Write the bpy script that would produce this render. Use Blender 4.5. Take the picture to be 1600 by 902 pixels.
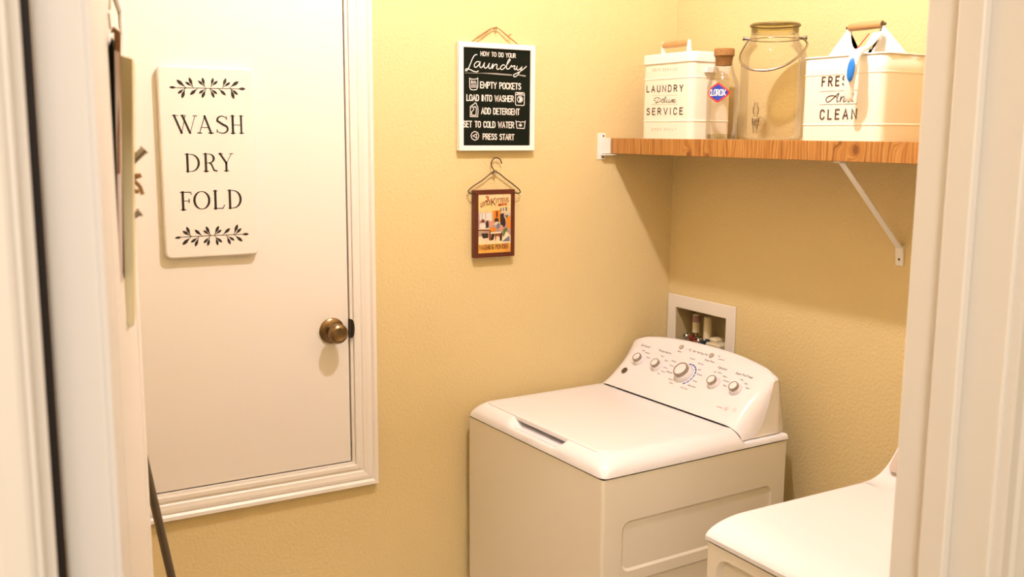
import bpy, bmesh, math, random
from mathutils import Vector, Matrix
random.seed(7)
PI = math.pi
for o in list(bpy.data.objects): bpy.data.objects.remove(o)
SC = bpy.context.scene
COL = SC.collection
# ------------------------------------------------ camera, world, lights, exposure
cam_d = bpy.data.cameras.new('camera'); cam = bpy.data.objects.new('camera', cam_d); COL.objects.link(cam)
YAW, PITCH, ROLL = .5313, -.1548, .0067
F = Vector((math.sin(YAW)*math.cos(PITCH), math.cos(YAW)*math.cos(PITCH), math.sin(PITCH)))
R = Vector((math.cos(YAW), -math.sin(YAW), 0)); U = R.cross(F)
R2 = R*math.cos(ROLL)+U*math.sin(ROLL); U2 = -R*math.sin(ROLL)+U*math.cos(ROLL)
m = Matrix((R2, U2, -F)).transposed().to_4x4(); m.translation = Vector((-2.2008, -2.6657, 1.7784))
cam.matrix_world = m
cam_d.sensor_width = 36; cam_d.lens = 1550.8/1600*36; cam_d.clip_start = .05
cam_d.dof.use_dof = True; cam_d.dof.focus_distance = 2.75; cam_d.dof.aperture_fstop = 9.0
SC.camera = cam
SC.view_settings.view_transform = 'Standard'; SC.view_settings.look = 'None'
SC.view_settings.gamma = 1; SC.view_settings.exposure = 0.0
try: SC.view_settings.use_curve_mapping = False
except Exception: pass
w = bpy.data.worlds.new('world'); SC.world = w; w.use_nodes = True
w.node_tree.nodes['Background'].inputs[0].default_value = (1, .85, .65, 1)
w.node_tree.nodes['Background'].inputs[1].default_value = .25
LAMP_POS = (-1.03, -1.08, 2.975); LAMP_POWER = 95; LAMP_COLOR = (1, .865, .87)
HALL_POS = (-2.32, -3.45, 3.0); HALL_POWER = 56
hl = bpy.data.lights.new('hall_fill', 'AREA'); hl.shape = 'DISK'; hl.size = .5; hl.energy = HALL_POWER; hl.color = (1, .90, .82)  # unseen fill behind the camera, added to brighten the door jambs
ho = bpy.data.objects.new('hall_fill', hl); ho.location = HALL_POS; COL.objects.link(ho)

# ------------------------------------------------ materials
def mat(name, col, rough=.5, metal=0, spec=.5, bump=None, coat=0, noise=None):
    m = bpy.data.materials.new(name); m.use_nodes = True; nt = m.node_tree
    b = nt.nodes['Principled BSDF']
    b.inputs['Base Color'].default_value = (*col, 1); b.inputs['Roughness'].default_value = rough
    b.inputs['Metallic'].default_value = metal; b.inputs['Specular IOR Level'].default_value = spec
    b.inputs['Coat Weight'].default_value = coat
    tc = nt.nodes.new('ShaderNodeTexCoord')
    if bump:
        sc, st, det = bump
        n = nt.nodes.new('ShaderNodeTexNoise'); n.inputs['Scale'].default_value = sc; n.inputs['Detail'].default_value = det
        nt.links.new(tc.outputs['Object'], n.inputs['Vector'])
        bp_ = nt.nodes.new('ShaderNodeBump'); bp_.inputs['Strength'].default_value = st; bp_.inputs['Distance'].default_value = .004
        nt.links.new(n.outputs['Fac'], bp_.inputs['Height']); nt.links.new(bp_.outputs['Normal'], b.inputs['Normal'])
    if noise:
        sc, c2 = noise
        n = nt.nodes.new('ShaderNodeTexNoise'); n.inputs['Scale'].default_value = sc; n.inputs['Detail'].default_value = 5
        nt.links.new(tc.outputs['Object'], n.inputs['Vector'])
        mx = nt.nodes.new('ShaderNodeMixRGB'); mx.inputs[1].default_value = (*col, 1); mx.inputs[2].default_value = (*c2, 1)
        nt.links.new(n.outputs['Fac'], mx.inputs[0]); nt.links.new(mx.outputs[0], b.inputs['Base Color'])
    return m
M_WALL = mat('wall_paint', (.70, .575, .305), .65, bump=(110, .55, 3), spec=.25)
M_CEIL = mat('ceiling_paint', (.85, .82, .74), .8)
M_TRIM = mat('white_trim_paint', (.80, .775, .74), .35)
M_DOOR = mat('white_door_paint', (.80, .775, .74), .38, bump=(60, .03, 2))
M_FLOOR = mat('floor_tile', (.45, .36, .26), .4, noise=(4, (.55, .46, .34)))
M_GROUT = mat('grout', (.3, .25, .19), .8)
M_ENAMEL = mat('white_enamel', (.79, .785, .83), .22, spec=.5)
M_ENAMEL2 = mat('white_steel', (.79, .75, .66), .42, noise=(3, (.77, .73, .64)))
M_GLOSS = mat('white_gloss_plastic', (.80, .79, .83), .1, spec=.55)
M_PLW = mat('white_plastic', (.88, .86, .83), .4)
M_SIGN = mat('cream_sign_paint', (.80, .775, .74), .35)
M_BLACK = mat('black_print', (.012, .008, .006), .6)
M_CHALK = mat('chalkboard', (.006, .009, .005), .85, spec=.08, noise=(30, (.010, .013, .008)))
M_WHITEP = mat('white_print', (.85, .80, .78), .7)
M_GREYP = mat('grey_print', (.35, .32, .30), .7)
M_FRAMEW = mat('white_frame', (.88, .87, .85), .4)
M_TWINE = mat('jute_twine', (.42, .24, .09), .9, bump=(400, .8, 2))
M_BROWNF = mat('brown_frame', (.12, .025, .012), .35, noise=(40, (.085, .016, .008)))
M_WIRE = mat('dark_wire', (.06, .035, .02), .35, metal=.8)
M_BRONZE = mat('antique_brass', (.23, .16, .085), .28, metal=1)
M_DARKB = mat('dark_bronze', (.03, .02, .012), .4, metal=.7)
M_TIN = mat('cream_tin', (.86, .82, .72), .32)
M_TINW = mat('white_tin', (.88, .86, .82), .32)
M_BROWNP = mat('brown_print', (.10, .05, .035), .7)
M_FADEP = mat('faded_brown_print', (.42, .32, .22), .7)
M_CORK = mat('cork', (.45, .24, .08), .9, bump=(250, .6, 4), noise=(160, (.24, .11, .03)))
M_WOODL = mat('light_wood', (.55, .33, .14), .5, noise=(30, (.42, .23, .09)))
M_STEEL = mat('brushed_steel', (.40, .36, .32), .22, metal=1)
M_CHROME = mat('chrome', (.75, .74, .72), .12, metal=1)
M_GREYM = mat('grey_tube_metal', (.16, .13, .10), .35, metal=.7)
M_BLUE = mat('blue_grip', (.01, .20, .72), .5)
M_RED = mat('red_plastic', (.5, .03, .02), .4)
M_NAVY = mat('blue_valve_handle', (.006, .022, .06), .4)
M_PVC = mat('cream_pvc', (.74, .66, .46), .5)
M_RUBBER_SHADE = mat('dark_rubber_and_gap_shade', (.01, .006, .005), .7)  # rubber feet and pole tip; also colours the shade in door gaps
M_BRACKET = mat('white_bracket', (.82, .80, .78), .4)
M_KNOBG = mat('knob_grey', (.34, .29, .24), .35, metal=.3)
M_BTN = mat('grey_button', (.42, .38, .33), .4)
M_PRINTG = mat('washer_print', (.05, .035, .04), .6)
M_PRINTL = mat('washer_light_print', (.55, .44, .44), .6)
M_PRINTB = mat('washer_blue_print', (.01, .07, .42), .5)
M_CLRED = mat('label_red', (.75, .04, .03), .5)
M_CLBLUE = mat('label_blue', (.01, .05, .45), .5)

def glass(name, tint, gl=.9):
    m = bpy.data.materials.new(name); m.use_nodes = True; nt = m.node_tree; nt.nodes.clear()
    o = nt.nodes.new('ShaderNodeOutputMaterial'); mx = nt.nodes.new('ShaderNodeMixShader')
    t = nt.nodes.new('ShaderNodeBsdfTransparent'); t.inputs[0].default_value = (*tint, 1)
    g = nt.nodes.new('ShaderNodeBsdfGlossy'); g.inputs['Roughness'].default_value = .04
    lw = nt.nodes.new('ShaderNodeLayerWeight'); lw.inputs[0].default_value = .25
    mt = nt.nodes.new('ShaderNodeMath'); mt.operation = 'MULTIPLY'; mt.inputs[1].default_value = gl
    nt.links.new(lw.outputs['Fresnel'], mt.inputs[0]); nt.links.new(mt.outputs[0], mx.inputs[0])
    nt.links.new(t.outputs[0], mx.inputs[1]); nt.links.new(g.outputs[0], mx.inputs[2]); nt.links.new(mx.outputs[0], o.inputs[0])
    return m
M_GLASS = glass('clear_glass', (.985, .982, .965), .6)
M_GLASS2 = glass('thick_glass', (.90, .90, .80), .6)
M_LIDG = glass('greenish_glass', (.82, .78, .58), .8)
M_ACR = glass('clear_acrylic', (.93, .91, .88), 1.6)

def wood_mat():
    m = bpy.data.materials.new('pine_edge'); m.use_nodes = True; nt = m.node_tree; b = nt.nodes['Principled BSDF']
    N = nt.nodes.new; L = nt.links.new
    tc = N('ShaderNodeTexCoord'); sp = N('ShaderNodeSeparateXYZ'); L(tc.outputs['Object'], sp.inputs[0])
    def math_(op, a, c, v=None):
        n = N('ShaderNodeMath'); n.operation = op
        for i, x in enumerate((a, c)):
            if x is None: continue
            if isinstance(x, (int, float)): n.inputs[i].default_value = x
            else: L(x, n.inputs[i])
        return n.outputs[0]
    # distorted stripes running across the board edge
    no = N('ShaderNodeTexNoise'); no.inputs['Scale'].default_value = 1; no.inputs['Detail'].default_value = 3
    mp = N('ShaderNodeMapping'); mp.inputs['Scale'].default_value = (2, 14, 7); L(tc.outputs['Object'], mp.inputs[0]); L(mp.outputs[0], no.inputs['Vector'])
    yy = math_('ADD', sp.outputs['Y'], math_('MULTIPLY', no.outputs['Fac'], .030))
    # knots: cathedral/oval displacement
    knots = [(-.395, 1.722, .9), (-.48, 1.718, .5), (-.955, 1.768, .6), (-1.005, 1.745, 1.0), (-1.13, 1.78, .8)]
    dark = None
    for ky, kz, s in knots:
        dy = math_('SUBTRACT', sp.outputs['Y'], ky); dz = math_('MULTIPLY', math_('SUBTRACT', sp.outputs['Z'], kz), .75)
        r2 = math_('ADD', math_('MULTIPLY', dy, dy), math_('MULTIPLY', dz, dz))
        e = math_('POWER', 2.718, math_('MULTIPLY', r2, -2600/s))
        yy = math_('ADD', yy, math_('MULTIPLY', e, .045*s))
        d = math_('MULTIPLY', math_('POWER', 2.718, math_('MULTIPLY', r2, -14000)), s)
        dark = d if dark is None else math_('ADD', dark, d)
    sc = math_('MULTIPLY', yy, 640)
    s1 = math_('SINE', sc, None)
    n2 = N('ShaderNodeTexNoise'); n2.inputs['Scale'].default_value = 34; n2.inputs['Detail'].default_value = 6
    cx = N('ShaderNodeCombineXYZ'); L(math_('MULTIPLY', yy, 3), cx.inputs[0]); L(math_('MULTIPLY', sp.outputs['X'], .2), cx.inputs[1]); L(math_('MULTIPLY', sp.outputs['Z'], .12), cx.inputs[2]); L(cx.outputs[0], n2.inputs['Vector'])
    f = math_('ADD', math_('MULTIPLY', s1, .075), n2.outputs['Fac'])
    f = math_('SUBTRACT', f, math_('MULTIPLY', dark, .5))
    cr = N('ShaderNodeValToRGB'); L(f, cr.inputs[0])
    cr.color_ramp.elements[0].position = .22; cr.color_ramp.elements[0].color = (.19, .066, .014, 1)
    cr.color_ramp.elements[1].position = .72; cr.color_ramp.elements[1].color = (.52, .27, .075, 1)
    e = cr.color_ramp.elements.new(.45); e.color = (.37, .155, .030, 1)
    L(cr.outputs[0], b.inputs['Base Color']); b.inputs['Roughness'].default_value = .5
    return m
M_PINE = wood_mat()

def poster_mat():
    """flat printed picture: a generic sunlit kitchen painted in soft blocks (flat print on a real poster)"""
    m = bpy.data.materials.new('vintage_print'); m.use_nodes = True; nt = m.node_tree; b = nt.nodes['Principled BSDF']
    N = nt.nodes.new; L = nt.links.new
    tc = N('ShaderNodeTexCoord'); sp = N('ShaderNodeSeparateXYZ'); L(tc.outputs['Object'], sp.inputs[0])
    mr = N('ShaderNodeMapRange'); L(sp.outputs['Z'], mr.inputs[0]); mr.inputs[1].default_value = 1.416; mr.inputs[2].default_value = 1.596
    cr = N('ShaderNodeValToRGB'); L(mr.outputs[0], cr.inputs[0]); r = cr.color_ramp
    r.elements[0].position = 0; r.elements[0].color = (.72, .36, .06, 1)
    r.elements[1].position = 1; r.elements[1].color = (.80, .60, .40, 1)
    for p, c in [(.15, (.75, .40, .08)), (.155, (.80, .66, .42)), (.28, (.78, .62, .40)), (.30, (.38, .27, .20)), (.50, (.48, .38, .33)), (.66, (.58, .49, .44)), (.72, (.76, .58, .25)), (.85, (.82, .60, .26))]:
        e = r.elements.new(p); e.color = (*c, 1)
    n = N('ShaderNodeTexNoise'); n.inputs['Scale'].default_value = 60; n.inputs['Detail'].default_value = 3; L(tc.outputs['Object'], n.inputs['Vector'])
    mx = N('ShaderNodeMixRGB'); mx.blend_type = 'SOFT_LIGHT'; mx.inputs[0].default_value = .7; L(cr.outputs[0], mx.inputs[1]); L(n.outputs['Color'], mx.inputs[2])
    L(mx.outputs[0], b.inputs['Base Color']); b.inputs['Roughness'].default_value = .35
    return m
M_POSTER = poster_mat()
M_EMIT = bpy.data.materials.new('lamp_glass_lit'); M_EMIT.use_nodes = True
_b = M_EMIT.node_tree.nodes['Principled BSDF']; _b.inputs['Emission Color'].default_value = (*LAMP_COLOR, 1); _b.inputs['Base Color'].default_value = (.8, .8, .8, 1)

# ------------------------------------------------ mesh helpers
class MB:
    def __init__(s): s.bm = bmesh.new()
    def poly(s, pts): 
        return s.bm.faces.new([s.bm.verts.new(p) for p in pts])
    def box(s, a, b):
        x0, y0, z0 = a; x1, y1, z1 = b
        v = [s.bm.verts.new(p) for p in [(x0,y0,z0),(x1,y0,z0),(x1,y1,z0),(x0,y1,z0),(x0,y0,z1),(x1,y0,z1),(x1,y1,z1),(x0,y1,z1)]]
        for f in [(0,3,2,1),(4,5,6,7),(0,1,5,4),(1,2,6,5),(2,3,7,6),(3,0,4,7)]: s.bm.faces.new([v[i] for i in f])
        return s
    def hull8(s, v8):
        v = [s.bm.verts.new(p) for p in v8]
        for f in [(0,3,2,1),(4,5,6,7),(0,1,5,4),(1,2,6,5),(2,3,7,6),(3,0,4,7)]: s.bm.faces.new([v[i] for i in f])
        return s
    def tube(s, pts, r, n=10, closed=False, flat=None):
        pts = [Vector(p) for p in pts]; rs = r if isinstance(r, (list, tuple)) else [r]*len(pts)
        k = len(pts); rings = []; ref = None
        for i, p in enumerate(pts):
            a = pts[(i-1) % k] if (closed or i > 0) else p; c = pts[(i+1) % k] if (closed or i < k-1) else p
            t = (c-a).normalized()
            if ref is None:
                ref = Vector((0,0,1)) if abs(t.z) < .9 else Vector((1,0,0))
            u = (ref - t*ref.dot(t)).normalized(); v = t.cross(u); ref = u
            fl = flat or (1, 1)
            rings.append([s.bm.verts.new(p + (u*math.cos(2*PI*j/n)*fl[0] + v*math.sin(2*PI*j/n)*fl[1])*rs[i]) for j in range(n)])
        for i in range(k if closed else k-1):
            A = rings[i]; Bq = rings[(i+1) % k]
            for j in range(n): s.bm.faces.new([A[j], A[(j+1) % n], Bq[(j+1) % n], Bq[j]])
        if not closed:
            s.bm.faces.new(rings[0][::-1]); s.bm.faces.new(rings[-1])
        return s
    def lathe(s, prof, c=(0,0,0), ax=(0,0,1), n=28, cap=True):
        c = Vector(c); ax = Vector(ax).normalized(); u = ax.orthogonal().normalized(); v = ax.cross(u); rings = []
        for r, h in prof:
            if r < 1e-6: rings.append([s.bm.verts.new(c+ax*h)])
            else: rings.append([s.bm.verts.new(c + ax*h + (u*math.cos(2*PI*j/n)+v*math.sin(2*PI*j/n))*r) for j in range(n)])
        for A, Bq in zip(rings, rings[1:]):
            for j in range(n):
                a = [A[j % len(A)], A[(j+1) % len(A)], Bq[(j+1) % len(Bq)], Bq[j % len(Bq)]]
                q = []
                for x in a:
                    if x not in q: q.append(x)
                if len(q) > 2: s.bm.faces.new(q)
        if cap:
            if len(rings[0]) > 2: s.bm.faces.new(rings[0][::-1])
            if len(rings[-1]) > 2: s.bm.faces.new(rings[-1])
        return s
    def prism(s, pts, d):
        d = Vector(d); a = [s.bm.verts.new(Vector(p)) for p in pts]; b = [s.bm.verts.new(Vector(p)+d) for p in pts]
        s.bm.faces.new(a); s.bm.faces.new(b[::-1]); k = len(pts)
        for i in range(k): s.bm.faces.new([a[i], b[i], b[(i+1) % k], a[(i+1) % k]])
        return s
    def ribbon(s, pts, wd, f, closed=False, end=True):
        """flat stroke with mitred joints; pts 2D, f maps 2D to 3D; wd number or list"""
        P = [Vector(p[:2]) for p in pts]
        Q = [P[0]]
        for p in P[1:]:
            if (p-Q[-1]).length > 1e-6: Q.append(p)
        P = Q; k = len(P)
        if k < 2: return s
        ws = wd if isinstance(wd, list) and len(wd) == k else [(wd[0] if isinstance(wd, list) else wd)]*k
        L_, R_ = [], []
        for i, p in enumerate(P):
            a = (p-P[i-1]).normalized() if i > 0 else (P[1]-P[0]).normalized()
            b = (P[i+1]-p).normalized() if i < k-1 else a
            t = (a+b); t = t.normalized() if t.length > .2 else a
            nn = Vector((-t.y, t.x)); sc = 1/max(.5, nn.dot(Vector((-a.y, a.x))))
            q = p.copy()
            if end and i == 0: q = p - a*ws[i]*.35
            if end and i == k-1: q = p + a*ws[i]*.35
            L_.append(s.bm.verts.new(f(*(q+nn*ws[i]/2*sc)))); R_.append(s.bm.verts.new(f(*(q-nn*ws[i]/2*sc))))
        for i in range(k-1): s.bm.faces.new([L_[i], R_[i], R_[i+1], L_[i+1]])
        return s
    def build(s, name, material, parent=None, smooth=None, bevel=0, seg=2, origin=None, subsurf=0):
        bmesh.ops.recalc_face_normals(s.bm, faces=s.bm.faces)
        me = bpy.data.meshes.new(name)
        if origin is not None:
            bmesh.ops.translate(s.bm, verts=s.bm.verts, vec=-Vector(origin))
        if smooth:
            for f in s.bm.faces: f.smooth = True
            for e in s.bm.edges:
                if len(e.link_faces) == 2 and e.calc_face_angle(0) > math.radians(smooth): e.smooth = False
        s.bm.to_mesh(me); s.bm.free(); me.materials.append(material)
        o = bpy.data.objects.new(name, me); COL.objects.link(o)
        if origin is not None: o.location = origin
        if bevel:
            md = o.modifiers.new('bevel', 'BEVEL'); md.width = bevel; md.segments = seg; md.limit_method = 'ANGLE'; md.angle_limit = math.radians(40)
            md.harden_normals = False
            for p in me.polygons: p.use_smooth = True
            try:
                me.set_sharp_from_angle(angle=math.radians(50))
            except Exception: pass
        if parent is not None:
            o.parent = parent
            pw = PW.get(parent.name, Matrix.Identity(4)) if parent.type == 'EMPTY' or parent.name in PW else Matrix.Identity(4)
            o.matrix_parent_inverse = pw.inverted()
            PW[o.name] = Matrix.Translation(o.location) if origin is not None else Matrix.Identity(4)
        else:
            PW[o.name] = Matrix.Translation(o.location)
        return o
PW = {}
def thing(name, label, cat, loc, group=None):
    o = bpy.data.objects.new(name, None); COL.objects.link(o); o.location = loc; o.empty_display_size = .05
    o['label'] = label; o['category'] = cat
    if group: o['group'] = group
    PW[o.name] = Matrix.Translation(Vector(loc)); return o
def struct(o, label=None):
    o['kind'] = 'structure'
    if label: o['label'] = label
    return o
def box(name, a, b, m_, parent=None, bevel=0, seg=2):
    return MB().box([min(x, y) for x, y in zip(a, b)], [max(x, y) for x, y in zip(a, b)]).build(name, m_, parent, bevel=bevel, seg=seg)
def cr_(pts, n=6):
    """Catmull-Rom through points"""
    P = [Vector(p) for p in pts]; P = [P[0]*2-P[1]] + P + [P[-1]*2-P[-2]]; out = []
    for i in range(1, len(P)-2):
        for j in range(n):
            t = j/n; a, b, c, d = P[i-1], P[i], P[i+1], P[i+2]
            out.append(.5*((2*b)+(-a+c)*t+(2*a-5*b+4*c-d)*t*t+(-a+3*b-3*c+d)*t**3))
    out.append(P[-2]); return out
def rrect(w, h, r, n=6, cx=0, cy=0):
    out = []
    for sx, sy, a0 in [(1, 1, 0), (-1, 1, 90), (-1, -1, 180), (1, -1, 270)]:
        for i in range(n+1):
            a = math.radians(a0+90*i/n); out.append((cx+sx*(w/2-r)+r*math.cos(a), cy+sy*(h/2-r)+r*math.sin(a)))
    return out
# ------------------------------------------------ stroke letters
def arc(cx, cy, rx, ry, a0, a1, n=10):
    return [(cx+rx*math.cos(math.radians(a0+(a1-a0)*i/n)), cy+ry*math.sin(math.radians(a0+(a1-a0)*i/n))) for i in range(n+1)]
G = {
 'A': (.52, [[(0,0),(.26,1),(.52,0)],[(.09,.33),(.43,.33)]]),
 'B': (.46, [[(0,0),(0,1),(.2,1)]+arc(.2,.76,.2,.24,90,-90,6)+[(0,.52)],[(.2,.52)]+arc(.2,.26,.25,.26,90,-90,6)+[(0,0)]]),
 'C': (.46, [arc(.24,.74,.22,.26,10,180,8)+arc(.24,.26,.22,.26,180,350,8)]),
 'D': (.48, [[(0,0),(0,1),(.16,1)]+arc(.16,.68,.3,.32,90,0,5)+arc(.16,.32,.3,.32,0,-90,5)+[(0,0)]]),
 'E': (.40, [[(.4,1),(0,1),(0,0),(.4,0)],[(0,.52),(.34,.52)]]),
 'F': (.38, [[(.38,1),(0,1),(0,0)],[(0,.52),(.32,.52)]]),
 'G': (.48, [arc(.24,.74,.22,.26,15,180,8)+arc(.24,.26,.22,.26,180,360,8)+[(.46,.46),(.28,.46)]]),
 'H': (.46, [[(0,0),(0,1)],[(.46,0),(.46,1)],[(0,.5),(.46,.5)]]),
 'I': (.06, [[(.03,0),(.03,1)]]),
 'K': (.46, [[(0,0),(0,1)],[(.44,1),(0,.42)],[(.14,.58),(.46,0)]]),
 'L': (.38, [[(0,1),(0,0),(.38,0)]]),
 'M': (.60, [[(0,0),(0,1),(.3,.3),(.6,1),(.6,0)]]),
 'N': (.48, [[(0,0),(0,1),(.48,0),(.48,1)]]),
 'O': (.48, [arc(.24,.72,.24,.28,0,180,8)+arc(.24,.28,.24,.28,180,360,8)+[(.48,.72)]]),
 'P': (.44, [[(0,0),(0,1),(.18,1)]+arc(.18,.74,.25,.26,90,-90,8)+[(0,.48)]]),
 'R': (.46, [[(0,0),(0,1),(.18,1)]+arc(.18,.75,.25,.25,90,-90,8)+[(0,.5)],[(.2,.5),(.46,0)]]),
 'S': (.44, [arc(.22,.76,.2,.24,25,200,8)+arc(.22,.26,.21,.26,60,-160,9)]),
 'T': (.46, [[(0,1),(.46,1)],[(.23,1),(.23,0)]]),
 'U': (.46, [[(0,1),(0,.25)]+arc(.23,.25,.23,.25,180,360,8)+[(.46,1)]]),
 'V': (.50, [[(0,1),(.25,0),(.5,1)]]),
 'W': (.70, [[(0,1),(.17,0),(.35,.85),(.53,0),(.7,1)]]),
 'X': (.50, [[(0,0),(.5,1)],[(0,1),(.5,0)]]),
 'Y': (.50, [[(0,1),(.25,.48),(.5,1)],[(.25,.48),(.25,0)]]),
 '3': (.44, [arc(.2,.76,.2,.24,160,-70,8)+arc(.2,.26,.22,.26,80,-160,8)]),
 ' ': (.30, []),
}
def text_strokes(txt, x0, x1, y0, y1, h, wt, f, mb, spacing=.2):
    """text from (x0,y0) to (x1,y1) of height h; spacing in em; scaled to fit"""
    tot = sum(G[c][0] for c in txt) + spacing*(len(txt)-1); sx = (x1-x0)/tot; x = 0
    for c in txt:
        wd, st = G[c]
        for s in st:
            mb.ribbon([(x0+(x+p[0])*sx, y0+(y1-y0)*((x+p[0])/tot)+p[1]*h) for p in s], wt*h, f)
        x += wd+spacing
def letters(txt, x0, x1, y0, y1, h, wt, f, spacing, mt, parent):
    tot = sum(G[c][0] for c in txt) + spacing*(len(txt)-1); sx = (x1-x0)/tot; x = 0
    for c in txt:
        wd, st = G[c]
        if st:
            q = MB()
            for s in st: q.ribbon([(x0+(x+p[0])*sx, y0+(y1-y0)*((x+p[0])/tot)+p[1]*h) for p in s], wt*h, f)
            q.build('letter', mt, parent)
        x += wd+spacing
def fA(y): return lambda u, v: Vector((u, y, v))
def fX(x): return lambda u, v: Vector((x, -u, v))
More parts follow.
